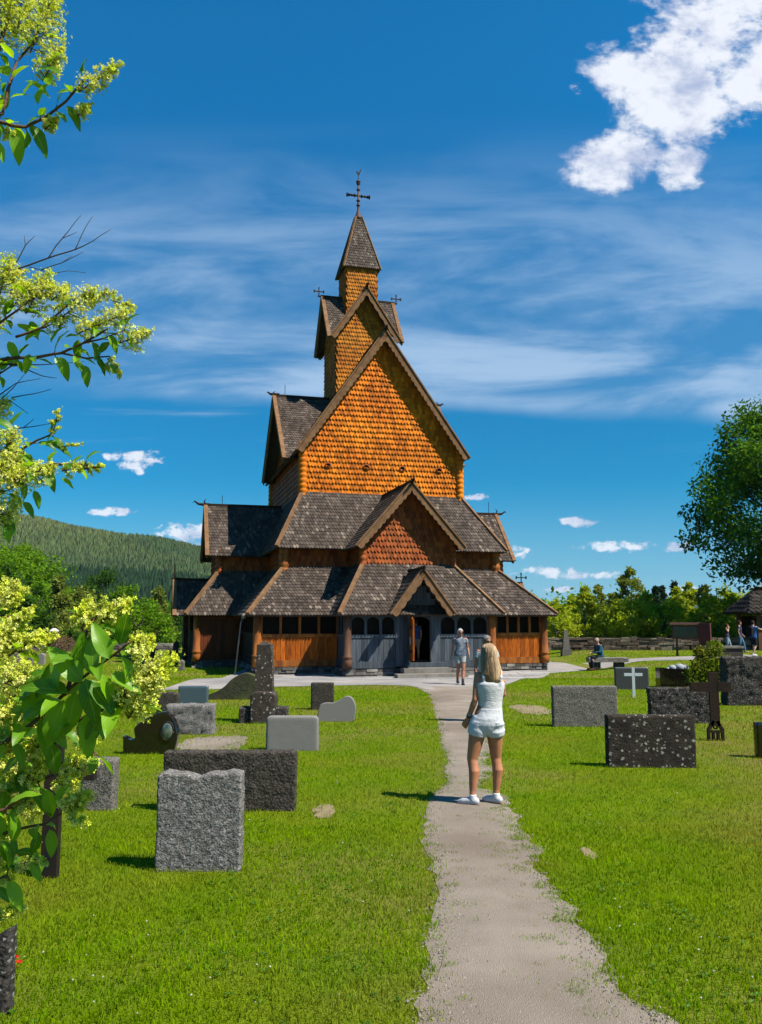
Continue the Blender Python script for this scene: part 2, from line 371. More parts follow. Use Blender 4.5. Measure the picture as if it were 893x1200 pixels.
# forecourt: a strip along x between a front and a back boundary
FR = [(178,812),(190,809),(258,808),(328,805),(440,803),(479,804),(500,808),(575,809),(601,800),(646,789),(690,785.5),(733,778),(813,773.5),(900,770)]
BK = [(646,776),(690,777),(733,773),(813,769),(900,766.5)]
fr = sorted((G(*p).x, G(*p).y) for p in FR); bk = sorted((G(*p).x, G(*p).y) for p in BK)
def lerp_tab(t, x):
    if x <= t[0][0]: return t[0][1]
    for (a, ya), (b, yb) in zip(t, t[1:]):
        if a <= x <= b: return ya + (yb-ya)*(x-a)/(b-a)
    return t[-1][1]
def court_f(x): return lerp_tab(fr, x) + .12*noise.noise(Vector((x*1.1, 4, 0)))
def court_b(x): return 56. if x < bk[0][0]-.01 else lerp_tab(bk, x)
def on_court(x, y): return fr[0][0] < x < fr[-1][0] and court_f(x) < y < court_b(x)
m = MB(); V = []; xs2 = np.linspace(fr[0][0], fr[-1][0], 260); k = 40
for x in xs2:
    a, b = court_f(x), court_b(x)
    for i in range(k+1):
        y = a + (b-a)*(i/k)**1.7; V.append((x, y, gz(x, y) + .012))
idx = (np.arange(len(xs2)-1)[:, None]*(k+1) + np.arange(k)[None]).ravel()
m.add_np(np.array(V), [np.stack([idx, idx+k+1, idx+k+2, idx+1], 1)], [np.full(len(idx), .5)])
tag(m.build('forecourt', MT['paving'], smooth=True), kind='structure')
# separate flagstones lying in the forecourt
m = MB(); 
for r_ in range(16):
    y = 27.2 + r_*.62; x = -9 + random.random()
    while x < 9.5:
        wd = random.uniform(.7, 1.4)
        if on_court(x+.1, y+.05) and on_court(x+wd-.1, y+.05) and on_court(x+.1, y+.5) and on_court(x+wd-.1, y+.5) and random.random() < .93:
            j = lambda: random.uniform(-.03, .03)
            P = [(x+.02+j(), y+.02+j()), (x+wd-.02+j(), y+.02+j()), (x+wd-.02+j(), y+.58+j()), (x+.02+j(), y+.58+j())]
            h = random.uniform(.018, .028)
            m.add([(a, b, gz(a, b)+h) for a, b in P] + [(a, b, gz(a, b)+.004) for a, b in P], [(0,1,2,3),(0,4,5,1),(1,5,6,2),(2,6,7,3),(3,7,4,0)])
        x += wd
tag(m.build('paving_stones', M('flagstone', (.36,.35,.35), (.45,.44,.43), 2, rnd=.22, bump=.4, bscale=20, rough=.85)), kind='structure')
# bare sandy patches in the lawn
def patch(px, py, rx, ry, mat, name='bare_earth'):
    c = G(px, py); e = G(px+rx, py).x - c.x; f = (G(px, py-ry).y - G(px, py+ry).y)/2; m = MB(); n = 60; V = [(c.x, c.y, c.z+.008)]
    for i in range(n):
        a = 2*pi*i/n; r = 1 + .35*noise.noise(Vector((cos(a)*1.5+px, sin(a)*1.5, 0))) + .25*noise.noise(Vector((cos(a)*6+px, sin(a)*6, 5))); V.append((c.x+e*r*cos(a), c.y+f*r*sin(a), gz(c.x, c.y+f*r*sin(a))+.004))
    m.add(V, [(0, i+1, (i+1) % n+1) for i in range(n)], .5); tag(m.build(name, mat, smooth=True), kind='structure'); return c, e, f
sand = M('dry_earth', (.36,.29,.18), (.28,.23,.13), 5, bump=.6, bscale=60, rough=.95)
PATCH = [patch(622,831,24,6,sand), patch(380,951,14,7,sand), patch(640,772.5,22,2,sand)]
PATCH.append(patch(250,871,42,10,MT['gravel'], 'gravel_plot'))
PATCH.append(patch(690,1000,7,7,sand))

# ------------------------------------------------------------------ grass
def grass_field(n, ylo, yhi, hlo, hhi, wd, name='grass', seg2=True, keep=None, marg=1.0, powr=1.0):
    u = RNG.random(n); y = ylo + (yhi-ylo)*u**powr; x = (RNG.random(n)*2-1)*(y*.455+marg)
    # patchy density
    ok = np.ones(n, bool)
    for i in range(n):
        if y[i] < 27.5:
            a, b = WLf(y[i]), WRf(y[i]); e = EDG(x[i], y[i])
            if a-e*.6 < x[i] < b+e*.5 and not (RNG.random() < .35*math.exp(-max(0., min(x[i]-a, b-x[i]))/.09)): 
                ok[i] = False
        if ok[i] and on_court(x[i], y[i]): ok[i] = False
        if ok[i]:
            for c, e_, f_ in PATCH:
                if RNG.random() > (((x[i]-c.x)/e_)**2 + ((y[i]-c.y)/f_)**2)**1.2*.8 + .06: ok[i] = False; break
    x, y = x[ok], y[ok]; n = len(x); z = np.array([gz(a, b) for a, b in zip(x, y)])
    clump = np.array([noise.noise(Vector((a*2.3, b*2.3, 0))) for a, b in zip(x, y)])
    fine = np.array([noise.noise(Vector((a*9, b*9, 3))) for a, b in zip(x, y)])
    h = (hlo + (hhi-hlo)*RNG.random(n))*np.clip(1 + .5*clump + .5*fine, .3, 2); th = RNG.random(n)*2*pi; lean = RNG.random(n)*.9 + .15; la = RNG.random(n)*2*pi
    dx, dy = np.cos(th)*wd/2, np.sin(th)*wd/2; lx, ly = np.cos(la)*lean*h, np.sin(la)*lean*h
    b0 = np.stack([x-dx, y-dy, z-.005], 1); b1 = np.stack([x+dx, y+dy, z-.005], 1); tip = np.stack([x+lx, y+ly, z+h], 1)
    rn = np.clip(.5 + .35*RNG.normal(0, .6, n) + .25*clump, 0, 1)
    m = MB()
    if seg2:
        m0 = np.stack([x-dx*.8+lx*.35, y-dy*.8+ly*.35, z+h*.6], 1); m1_ = np.stack([x+dx*.8+lx*.35, y+dy*.8+ly*.35, z+h*.6], 1)
        V = np.stack([b0, b1, m1_, m0, tip], 1).reshape(-1, 3); k = np.arange(n)[:, None]*5
        m.add_np(V, [np.array([[0,1,2,3]])+k, np.array([[3,2,4]])+k], [rn, rn])
    else:
        V = np.stack([b0, b1, tip], 1).reshape(-1, 3); k = np.arange(n)[:, None]*3; m.add_np(V, [np.array([[0,1,2]])+k], [rn])
    return m
_yt = np.linspace(-6, 40, 2400); _wl = np.array([pth_l(y) for y in _yt]); _wr = np.array([pth_r(y) for y in _yt])
def WLf(y): return _wl[int((y+6)/46*2399)]
def WRf(y): return _wr[int((y+6)/46*2399)]
def EDG(x, y): return .3*noise.noise(Vector((x*4, y*4, 7))) - .03
MT['blade'] = M('grass_blade', (.18,.36,.001), (.27,.42,.002), 1.7, rough=.8, rnd=.65, c3=(.34,.34,.04), trans=.45, spec=.02, detail=8)
g1 = grass_field(120000, 4.1, 8.5, .016, .042, .0055, marg=.6)
tag(g1.build('grass', MT['blade']), kind='stuff')
g1 = grass_field(120000, 8.5, 15, .018, .042, .009, seg2=False, marg=.8)
tag(g1.build('grass', MT['blade']), kind='stuff')
g1 = grass_field(120000, 15, 29, .02, .05, .017, seg2=False)
tag(g1.build('grass', MT['blade']), kind='stuff')
g1 = grass_field(60000, 29, 54, .03, .06, .04, seg2=False)
tag(g1.build('grass', MT['blade']), kind='stuff')
# stray tufts growing in the gravel
m = MB(); tuft = []
for i in range(150):
    y = random.uniform(4.4, 13); a, b = WLf(y), WRf(y)
    x = (b - abs(random.gauss(0, .22))*(b-a)) if random.random() < .7 else random.uniform(a, b)
    r = random.uniform(.02, .09); n = int(60*r/.05)
    for j in range(n):
        q = random.random()*2*pi; rr = r*sqrt(random.random()); px_, py_ = x+rr*cos(q)*1.5, y+rr*sin(q); h = random.uniform(.008, .028)
        t = random.random()*pi; m.add([(px_-.003*cos(t), py_-.003*sin(t), gz(px_,py_)+.003), (px_+.003*cos(t), py_+.003*sin(t), gz(px_,py_)+.003), (px_+random.uniform(-.02,.02), py_+random.uniform(-.02,.02), gz(px_,py_)+.006+h)], [(0,1,2)])
tag(m.build('grass_tufts', MT['blade']), kind='stuff')
# loose pebbles on the path
m = MB()
for i in range(4200):
    y = 4.3 + 12*random.random()**1.6; a, b = WLf(y), WRf(y); x = random.uniform(a-.05, b+.05); r = random.uniform(.0025, .008)*(1.6 if random.random() < .05 else 1)
    c = Vector((x, y, gz(x, y)+.012)); j = lambda: random.uniform(.7, 1.3)
    m.add([c+Vector((r*j(),0,0)), c+Vector((0,r*j(),0)), c-Vector((r*j(),0,0)), c-Vector((0,r*j(),0)), c+Vector((0,0,r*.8)), c-Vector((0,0,r))], [(0,1,4),(1,2,4),(2,3,4),(3,0,4),(1,0,5),(2,1,5),(3,2,5),(0,3,5)])
tag(m.build('pebbles', M('pebble', (.25,.22,.20), (.40,.36,.33), 30, rnd=.4, rough=.9)), kind='stuff')
# clover heads and broad-leaved lawn weeds
m = MB(); mw = MB()
for i in range(380):
    y = 4.5 + 16*random.random()**1.3; x = random.uniform(-1, 1)*(y*.46)
    if WLf(y)-.1 < x < WRf(y)+.1 : continue
    if noise.noise(Vector((x*.5, y*.5, 21))) < -.02: continue
    z = gz(x, y)+random.uniform(.03, .05); r = random.uniform(.005, .009)
    c = Vector((x, y, z)); m.add([c+Vector((r,0,0)), c+Vector((0,r,0)), c-Vector((r,0,0)), c-Vector((0,r,0)), c+Vector((0,0,r)), c-Vector((0,0,r))], [(0,1,4),(1,2,4),(2,3,4),(3,0,4),(1,0,5),(2,1,5),(3,2,5),(0,3,5)])
for i in range(1500):
    y = 4.4 + 14*random.random()**1.4; x = random.uniform(-1, 1)*(y*.46)
    if WLf(y)-.08 < x < WRf(y)+.05: continue
    if noise.noise(Vector((x*.8, y*.8, 31))) < .0: continue
    z = gz(x, y)+.012; n = random.randint(3, 6); a0 = random.random()*6
    for k in range(n):
        a = a0+2*pi*k/n+random.uniform(-.3,.3); l = random.uniform(.012, .034); d = Vector((cos(a), sin(a), 0)); s_ = Vector((-sin(a), cos(a), 0)); c = Vector((x, y, z))
        mw.add([c, c+d*l*.5+s_*l*.25+Vector((0,0,l*.4)), c+d*l+Vector((0,0,l*.35)), c+d*l*.5-s_*l*.25+Vector((0,0,l*.4))], [(0,1,2,3)])
tag(m.build('clover_flowers', M('clover_white', (.50,.50,.36), rnd=.3)), kind='stuff')
tag(mw.build('lawn_weeds', M('weed_leaf', (.07,.20,.012), (.10,.25,.02), 3, rnd=.4, trans=.3, rough=.6)), kind='stuff')

# ================================================================== HILLS
def hill_mesh(name, prof, Y, depth, zbase, mat, nx=120, ny=40, amp=6, fs=.01):
    """prof: skyline points measured as (px, py); the hill rises from Y to Y+depth"""
    pts = [(at(px, py, Y+depth).x, at(px, py, Y+depth).z) for px, py in prof]
    xs = np.linspace(pts[0][0], pts[-1][0], nx); V = []
    def H(x, t):
        top = lerp_tab(pts, x); s_ = t*t*(3-2*t) if t <= 1 else 1-.25*(t-1)
        return zbase + (top-zbase)*s_ + amp*noise.noise(Vector((x*fs, t*3, Y)))*min(1, t*2)*(1 if t < .9 else .3)
    ts = np.linspace(0, 1.6, ny)
    for t in ts:
        for x in xs: V.append((x, Y+depth*t, H(x, t)))
    i, j = np.meshgrid(np.arange(nx-1), np.arange(ny-1)); a = (j*nx+i).ravel(); m = MB()
    m.add_np(np.array(V), [np.stack([a, a+1, a+nx+1, a+nx], 1)], [np.full(len(a), .5)])
    o = tag(m.build(name, mat, smooth=True), kind='structure'); return o, H, xs, pts
MT['hillside'] = M('hillside', (.022,.042,.012), (.035,.06,.018), .02, rough=1)
hillA, HA, hx, hp = hill_mesh('hill', [(-420,570),(-150,600),(0,618),(28,613),(60,617),(84,624),(120,631),(160,640),(196,641),(246,652),(300,671),(380,690),(480,712),(560,722)], 430, 520, -4, MT['hillside'])
def conifers(name, n, xr, tr, H, Y, depth, hmin, hmax, mat, label=None, cond=None, rw=.22, seg=5):
    m = MB(); xs = RNG.uniform(*xr, n); ts = RNG.uniform(*tr, n); V = []; R = []
    keepx = []
    for x, t in zip(xs, ts):
        if cond and not cond(x, t): continue
        keepx.append((x, Y+depth*t, H(x, t)))
    P = np.array(keepx); n = len(P); h = RNG.uniform(hmin, hmax, n); ang = RNG.random(n)*6
    ring = []
    for k in range(seg):
        a = ang+2*pi*k/seg; ring.append(np.stack([P[:,0]+np.cos(a)*h*rw, P[:,1]+np.sin(a)*h*rw, P[:,2]+h*.12], 1))
    apex = np.stack([P[:,0], P[:,1], P[:,2]+h], 1)
    V = np.stack(ring+[apex], 1).reshape(-1, 3); b = np.arange(n)[:, None]*(seg+1)
    F = np.concatenate([np.array([[k, (k+1) % seg, seg]])+b for k in range(seg)]); rn = RNG.random(n)
    m.add_np(V, [F], [np.tile(rn, seg)]); o = m.build(name, mat); tag(o, kind='stuff'); return o
MT['spruce_far'] = M('far_spruce', (.06,.105,.045), (.095,.14,.05), .012, rough=1, rnd=.45, spec=0, c3=(.125,.165,.06))  # lightened green, with some distance haze mixed into the tree colour
MT['spruce_cloud_shade'] = M('far_spruce_cloud_shade', (.022,.055,.028), (.03,.07,.03), .02, rough=1, rnd=.4, spec=0)  # darkened green stands in for a cloud's shadow on the lower slope
xlo, xhi = at(-60, 600, 950).x, at(560, 600, 950).x
conifers('forest', 42000, (xlo, xhi), (.42, 1.12), HA, 430, 520, 5, 10.5, MT['spruce_far'], rw=.3)
conifers('forest', 6000, (at(-60,600,600).x, at(330,600,600).x), (.20, .45), HA, 430, 520, 9, 16, MT['spruce_cloud_shade'])
# blue ridges far away on the right
MT['far_hill'] = M('far_hill', (.03,.06,.035), (.04,.075,.04), .001, rough=1)
hill_mesh('far_hill', [(430,716),(560,712),(640,708),(690,712),(740,706),(790,700),(840,706),(900,702),(1000,698),(1100,706)], 3800, 1500, -8, MT['far_hill'], 80, 14, 14, .002)
hill_mesh('far_hill', [(-500,690),(0,690),(300,700),(480,714),(640,714),(900,712),(1200,705)], 2300, 900, -8, MT['far_hill'], 60, 12, 8, .003)
MT['redplank'] = M('red_brown_plank', (.22,.06,.018), (.12,.035,.015), 5, rnd=.3, bump=.3, bscale=14, stretch=(3,3,.5), rough=.6)
# ================================================================== THE CHURCH
CH_YAW = radians(15)
church = empty('stave_church', (-1.25, 44.5, 0), CH_YAW, 'tall tiered wooden stave church with shingled gables and a central spire', 'church')
def cw(u, v, z=0):  # church local to world
    return Vector((-1.25 + u * cos(CH_YAW) - v * sin(CH_YAW), 44.5 + u * sin(CH_YAW) + v * cos(CH_YAW), z))
def rot_pts(pts, k):   # rotate about z by k quarter turns
    out = []
    for x, y, z in pts:
        for _ in range(k % 4): x, y = -y, x
        out.append((x, y, z))
    return out
def wall(name, poly, outward, mat, wth=.2, sh=True, label=None, **kw):
    m = MB(); slab(m, poly, outward, wth)
    if sh: shingles(m, poly, outward, **kw)
    o = m.build(name, MT[mat], church)
    if label: o['label'] = label
    return o
def roof(polys, label=None, th=.09, row=.2, wid=.128, lift=.012):
    m = MB()
    for poly, outw in polys:
        slab(m, poly, outw, th); shingles(m, poly, outw, row=row, wid=wid, th=.03, lift=lift, lap=True)
    o = m.build('roof', MT['roof'], church)
    if label: o['label'] = label
    return o
def barge(p_top, p_bot, outward, depth=.3, th=.07, scallop=.0, n=10, mat='roof_wood', cap=True, name='barge_board'):
    """board under a gable edge, lower edge cut in waves"""
    a = Vector(p_top); b = Vector(p_bot); d = (b - a); L = d.length; d.normalize(); out = Vector(outward).normalized()
    dn = d.cross(out); 
    if dn.z > 0: dn = -dn
    pts_t = []; pts_b = []; k = n * 4 if scallop else 1
    for i in range(k + 1):
        t = i / k; pts_t.append(a + d * L * t)
        pts_b.append(a + d * L * t + dn * (depth + (scallop * abs(sin(t * n * pi)) if scallop else 0)))
    m = MB()
    for i in range(k):
        m.prism([pts_t[i], pts_t[i+1], pts_b[i+1], pts_b[i]], out * th, .5 + .1 * sin(i))
    if cap: m.bar(a - dn * .05 + out * (th * .3), b - dn * .05 + out * (th * .3) + d * .05, th + .12, .06, up=-dn, rnd=.7)
    return m.build(name, MT[mat], church)

# ---- gabled roof seen down its ridge: k quarter turns; front faces -v for k = 0
def gable_roof(k, zr, ze, half, y_out, y_in, c=0., label=None, barges=True, scal=.07, n=9, row=.2, depth=.26, valley=False):
    o3 = [(0,-1,0),(1,0,0),(0,1,0),(-1,0,0)]
    L = rot_pts([(c, -y_out, zr), (c, -y_in, zr), (c - half, -y_in, ze), (c - half, -y_out, ze)], k)
    R = rot_pts([(c, -y_out, zr), (c, -y_in, zr), (c + half, -y_in, ze), (c + half, -y_out, ze)], k)
    if valley:
        L = rot_pts([(c, -y_out, zr), (c, 0, zr), (c - half, -half*.995, ze), (c - half, -y_out, ze)], k)
        R = rot_pts([(c, -y_out, zr), (c, 0, zr), (c + half, -half*.995, ze), (c + half, -y_out, ze)], k)
    lo = rot_pts([(-1, 0, .6)], k)[0]; ro = rot_pts([(1, 0, .6)], k)[0]
    r = roof([(L, lo), (R, ro)], label, row=row)
    if barges:
        out = rot_pts([(0, -1, 0)], k)[0]
        for P in (L, R): barge(P[0], P[3], out, scallop=scal, n=n, depth=depth)
    m = MB(); rg = rot_pts([(c, -y_out - .12, zr + .05), (c, -y_in, zr + .05)], k); m.bar(rg[0], rg[1], .14, .12, rnd=.3)
    m.build('ridge_board', MT['dark'], church)
    return r

# --- nave
NW, NV = 3.78, 5.2
zb, ze, zr = 7.3, 9.62, 15.4
sl = (zr - 9.5) / 4.12
def gpoly(half, v, z0, zs, zap, c=0.): return [(c-half, -v, z0), (c+half, -v, z0), (c+half, -v, zs), (c, -v, zap), (c-half, -v, zs)]
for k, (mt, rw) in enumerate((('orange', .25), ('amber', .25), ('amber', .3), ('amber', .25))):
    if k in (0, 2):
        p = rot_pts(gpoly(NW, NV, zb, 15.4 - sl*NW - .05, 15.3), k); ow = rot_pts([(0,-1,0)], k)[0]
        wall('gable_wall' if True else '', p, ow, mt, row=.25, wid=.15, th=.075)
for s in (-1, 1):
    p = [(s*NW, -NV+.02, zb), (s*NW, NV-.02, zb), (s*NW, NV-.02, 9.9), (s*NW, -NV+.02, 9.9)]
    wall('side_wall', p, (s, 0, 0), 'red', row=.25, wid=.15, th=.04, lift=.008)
    p = [(s*(NW-.03), -3.7, 9.5), (s*(NW-.03), 3.7, 9.5), (s*(NW-.03), 0, 13.25)]
    wall('gable_wall', p, (s, 0, 0), 'red', row=.25, wid=.15, th=.05, lift=.03)
gable_roof(0, 15.4, 9.5, 4.12, 5.6, -5.6, label='steep main nave roof of dark shingles', scal=.06, n=26, depth=.22)
for s, k in ((-1, 3), (1, 1)): gable_roof(k, 13.35, 9.4, 3.85, 4.45, 1.0, n=10)
# round corner columns with bulging rings
def ring_column(u, v, z0, z1, r, mat, pitch=.24):
    m = MB(); prof = []; z = z0
    while z < z1:
        prof += [(z, r*.86), (z+pitch*.25, r*1.08), (z+pitch*.75, r*1.08), (z+pitch*.98, r*.88)]; z += pitch
    m.tube_z(u, v, prof, 14, rnd=.5); return m.build('corner_post', MT[mat], church, smooth=True)
for s in (-1, 1):
    for v in (-NV, NV): ring_column(s*(NW+.02), v, zb, 9.75, .19, 'orange' if v < 0 else 'amber')
# round window holes
for u in (-2.64, -.82, .92, 2.75):
    m = MB(); ang = [2*pi*i/14 for i in range(14)]
    for i in range(14):
        a, b = ang[i], ang[(i+1) % 14]
        m.add([(u+.155*cos(a), -NV-.10, 8.88+.155*sin(a)), (u+.155*cos(b), -NV-.10, 8.88+.155*sin(b)), (u+.105*cos(b), -NV-.12, 8.88+.105*sin(b)), (u+.105*cos(a), -NV-.12, 8.88+.105*sin(a)),
               (u+.155*cos(a), -NV, 8.88+.155*sin(a)), (u+.155*cos(b), -NV, 8.88+.155*sin(b)), (u+.105*cos(b), -NV-.06, 8.88+.105*sin(b)), (u+.105*cos(a), -NV-.06, 8.88+.105*sin(a))],
              [(0,1,2,3),(0,4,5,1),(3,2,6,7)], .5)
    f = m.build('window', MT['red'], church)
    m = MB(); m.add([(u+.12*cos(a), -NV-.075, 8.88+.12*sin(a)) for a in ang], [tuple(range(14))]); m.build('pane', MT['inside'], f)  # black disc instead of glass, painting the shade inside the hole

# --- central block with four gables
for k in range(4):
    p = rot_pts(gpoly(1.5, 1.5, 11.8, 16.45, 18.85), k); ow = rot_pts([(0,-1,0)], k)[0]
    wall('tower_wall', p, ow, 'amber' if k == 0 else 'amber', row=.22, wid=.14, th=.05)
    gable_roof(k, 18.95, 16.2, 1.84, 1.93, 0.0, n=7, scal=.05, depth=.2, valley=True)
# --- top box and spire
for k in range(4):
    ow = rot_pts([(0,-1,0)], k)[0]
    p = rot_pts([(-.85,-.85,17.2),(.85,-.85,17.2),(.85,-.85,20.5),(-.85,-.85,20.5)], k)
    wall('tower_wall', p, ow, 'amber', row=.2, wid=.13, th=.045)
    p = rot_pts([(-1.0,-1.0,20.42),(1.0,-1.0,20.42),(.17,-.17,23.62),(-.17,-.17,23.62)], k)
    m = MB(); slab(m, p, (ow[0], ow[1], .3), .05); shingles(m, p, (ow[0], ow[1], .3), row=.17, wid=.11, th=.03)
    m.build('spire', MT['roof'], church)
    m = MB(); a = rot_pts([(-1.02,-1.02,20.40)], k)[0]; b = rot_pts([(-.17,-.17,23.66)], k)[0]; m.bar(a, b, .09, .09, rnd=.8); m.build('hip_board', MT['roof_wood'], church)
m = MB(); m.tube_z(0, 0, [(23.55,.26),(23.68,.24),(23.8,.15),(23.98,.1),(24.1,.065),(24.3,.06),(25.72,.05)], 10, rnd=.4)
for z in (24.35, 24.62, 25.25, 25.6): m.tube_z(0, 0, [(z,.05),(z+.03,.11),(z+.07,.11),(z+.1,.05)], 10, rnd=.3)
m.tube_z(0, 0, [(25.68,.05),(25.74,.13),(25.8,.13),(25.84,.05)], 10, rnd=.3)
finial = m.build('finial', M('rusty_finial', (.17,.075,.05), (.09,.06,.06), 6, rough=.6), church, smooth=True)
m = MB(); m.tube([(-.62,0,24.95),(.62,0,24.95)], .05, 8, .3)
for s in (-1, 1):
    for x, r in ((.2,.1),(.36,.075),(.52,.09),(.63,.12)): m.tube([(s*(x-.03),0,24.95),(s*(x+.03),0,24.95)], r, 10, .3)
m.build('cross', MT['metal_dark'], church, smooth=True)
m = MB(); m.tube([(0,0,25.8),(0,0,26.2)], .018, 6, .3)
m.prism([(-.12,-.01,26.30),(-.02,-.01,26.14),(.06,-.01,26.16),(.10,-.01,26.32),(.19,-.01,26.52),(.10,-.01,26.48),(.03,-.01,26.30),(-.04,-.01,26.34),(-.09,-.01,26.42)], (0,.02,0), .3)
m.build('weather_vane', MT['metal_dark'], church)
def small_cross(u, v, z, s=.3, ax=(1, 0), th=.05):
    m = MB(); m.box((u-th/2, v-th/2, z), (u+th/2, v+th/2, z+s*2), .3)
    a = Vector((ax[0], ax[1], 0)); c = Vector((u, v, z+s*1.15))
    m.bar(c - a*s*.95, c + a*s*.95, th*1.02, th*.98, rnd=.3)
    for e in (c - a*s*.95, c + a*s*.95): m.bar(e - a*.03, e + a*.03, th*1.6, s*.5, rnd=.3)
    m.bar(Vector((u,v,z+s*2-.05)), Vector((u,v,z+s*2+.01)), s*.45, s*.45*.3, up=(a.x,a.y,0), rnd=.3)
    return m.build('cross', MT['metal_dark'], church)
for s in (-1, 1):
    small_cross(s*2.15, 0, 18.95, .27)
    m = MB(); m.bar((s*1.85,0,18.98),(s*2.2,0,19.0),.07,.07,rnd=.3); m.build('ridge_end', MT['dark'], church)
def horn(p, d, s=.45):
    """curved dragon-like ridge ornament"""
    d = Vector((*d, 0)); p = Vector(p); m = MB()
    m.tube([p - d*.3, p, p + d*s*.5 + Vector((0,0,s*.05)), p + d*s*.85 + Vector((0,0,s*.3)), p + d*s + Vector((0,0,s*.12))], [.09,.08,.06,.04,.01], 6, .3)
    m.tube([p - d*.1, p + Vector((0,0,s*.3)), p - d*.1 + Vector((0,0,s*.55))], [.05,.04,.01], 6, .3)
    return m.build('ridge_ornament', MT['dark'], church)
horn((0,-1.95,19.0), (0,-1), .35); horn((0,-5.7,15.5), (0,-1), .3)
for s in (-1, 1): horn((s*4.5,0,13.45), (s,0), .35)
def rod(u, v, z, h):
    m = MB(); m.tube([(u,v,z),(u,v,z+h)], .015, 5, .3); return m.build('lightning_rod', MT['metal_dark'], church)
rod(-3.9, 0, 13.4, .6); rod(-7.0, 0, 7.5, .55); rod(7.4, 0, 7.5, .7)

# --- aisle tier: hipped skirt roof round the nave, z 7.65 -> 4.9
AU, AV = 5.25, 7.35
def skirt(tu, tv, zt, eu, ev, ze_, front_gap=None, label=None):
    F = [(-tu,-tv,zt),(tu,-tv,zt),(eu,-ev,ze_),(-eu,-ev,ze_)]; Bk = [(-tu,tv,zt),(tu,tv,zt),(eu,ev,ze_),(-eu,ev,ze_)]
    Lf = [(-tu,-tv,zt),(-tu,tv,zt),(-eu,ev,ze_),(-eu,-ev,ze_)]; Rt = [(tu,-tv,zt),(tu,tv,zt),(eu,ev,ze_),(eu,-ev,ze_)]
    r = roof([(F,(0,-1,1)),(Bk,(0,1,1)),(Lf,(-1,0,1)),(Rt,(1,0,1))], label)
    for sx in (-1, 1):
        for sy in (-1, 1):
            m = MB(); m.bar((sx*tu,sy*tv,zt+.05),(sx*eu,sy*ev,ze_+.05),.15,.12,rnd=.8); m.build('hip_board', MT['roof_wood'], church)
    return r
skirt(NW, NV, 7.66, AU, AV, 4.9, label='middle tier of shingled skirt roof round the nave')
def tier_wall(hu, hv, z0, z1, mat, sh=True, **kw):
    for k in range(4):
        a, b = (hu, hv) if k % 2 == 0 else (hv, hu)
        p = rot_pts([(-a,-b,z0),(a,-b,z0),(a,-b,z1),(-a,-b,z1)], k)
        wall('aisle_wall', p, rot_pts([(0,-1,0)], k)[0], mat, sh=sh, **kw)
tier_wall(4.8, 6.85, 3.6, 5.2, 'red', row=.24, wid=.14, th=.05)
for sx in (-1, 1):
    for sy in (-1, 1): ring_column(sx*4.85, sy*6.9, 3.75, 5.1, .22, 'column', .3)
# --- ambulatory skirt roof z 4.15 -> 2.05
EU, EV = 6.65, 9.45
skirt(4.8, 6.85, 4.15, EU, EV, 2.05, label='lowest shingled skirt roof over the ambulatory')

# --- side porches (left, right) and front porch
def porch(k, out_wall, out_rake, eave_out, wall_out, half_up=1.92, half_e=3.37, half_w=2.95, mt='red', pitch_in=4.6):
    ow = rot_pts([(0,-1,0)], k)[0]
    p = rot_pts(gpoly(half_up, out_wall, 3.9, 5.25, 7.35), k)
    wall('porch_gable_wall', p, ow, mt, row=.24, wid=.15, th=.055)
    for s in (-1, 1):
        q = rot_pts([(s*half_up,-out_wall+.02,3.9),(s*half_up,-pitch_in,3.9),(s*half_up,-pitch_in,5.2),(s*half_up,-out_wall+.02,5.2)], k)
        wall('porch_side_wall', q, rot_pts([(s,0,0)], k)[0], 'red', row=.24, wid=.15, th=.04)
        q = rot_pts([(s*(half_up+.03), -out_wall, 0)], k)[0]; ring_column(q[0], q[1], 4.0, 5.0, .15, mt, .24)
    gable_roof(k, 7.5, 4.85, 2.32, out_rake, pitch_in-.6, n=13, scal=.05, depth=.2)
    # lower skirt
    T = out_wall; polys = []
    polys.append((rot_pts([(-half_up,-T,4.15),(half_up,-T,4.15),(half_e,-eave_out,2.06),(-half_e,-eave_out,2.06)], k), (*ow[:2], 1)))
    for s in (-1, 1):
        inn = 6.85 if k % 2 == 0 else 4.8; inn2 = inn + .6
        polys.append((rot_pts([(s*half_up,-T,4.15),(s*half_up,-inn,4.15),(s*half_e,-(EV if k % 2 == 0 else EU)+1.2,2.06),(s*half_e,-eave_out,2.06)], k), (*rot_pts([(s,0,0)], k)[0][:2], 1)))
    roof(polys)
    for s in (-1, 1):
        a, b = rot_pts([(s*half_up,-T,4.2),(s*half_e,-eave_out,2.11)], k)
        m = MB(); m.bar(a, b, .15, .12, rnd=.8); m.build('hip_board', MT['roof_wood'], church)
porch(0, 9.2, 9.72, 11.33, 10.95)
porch(3, 7.2, 7.8, 8.8, 8.3)
porch(1, 7.2, 7.8, 8.8, 8.3)
# horns on the porch ridges
horn((0,-9.8,7.55), (0,-1), .35); horn((-7.9,0,7.55), (-1,0), .55); horn((7.9,0,7.55), (1,0), .55)

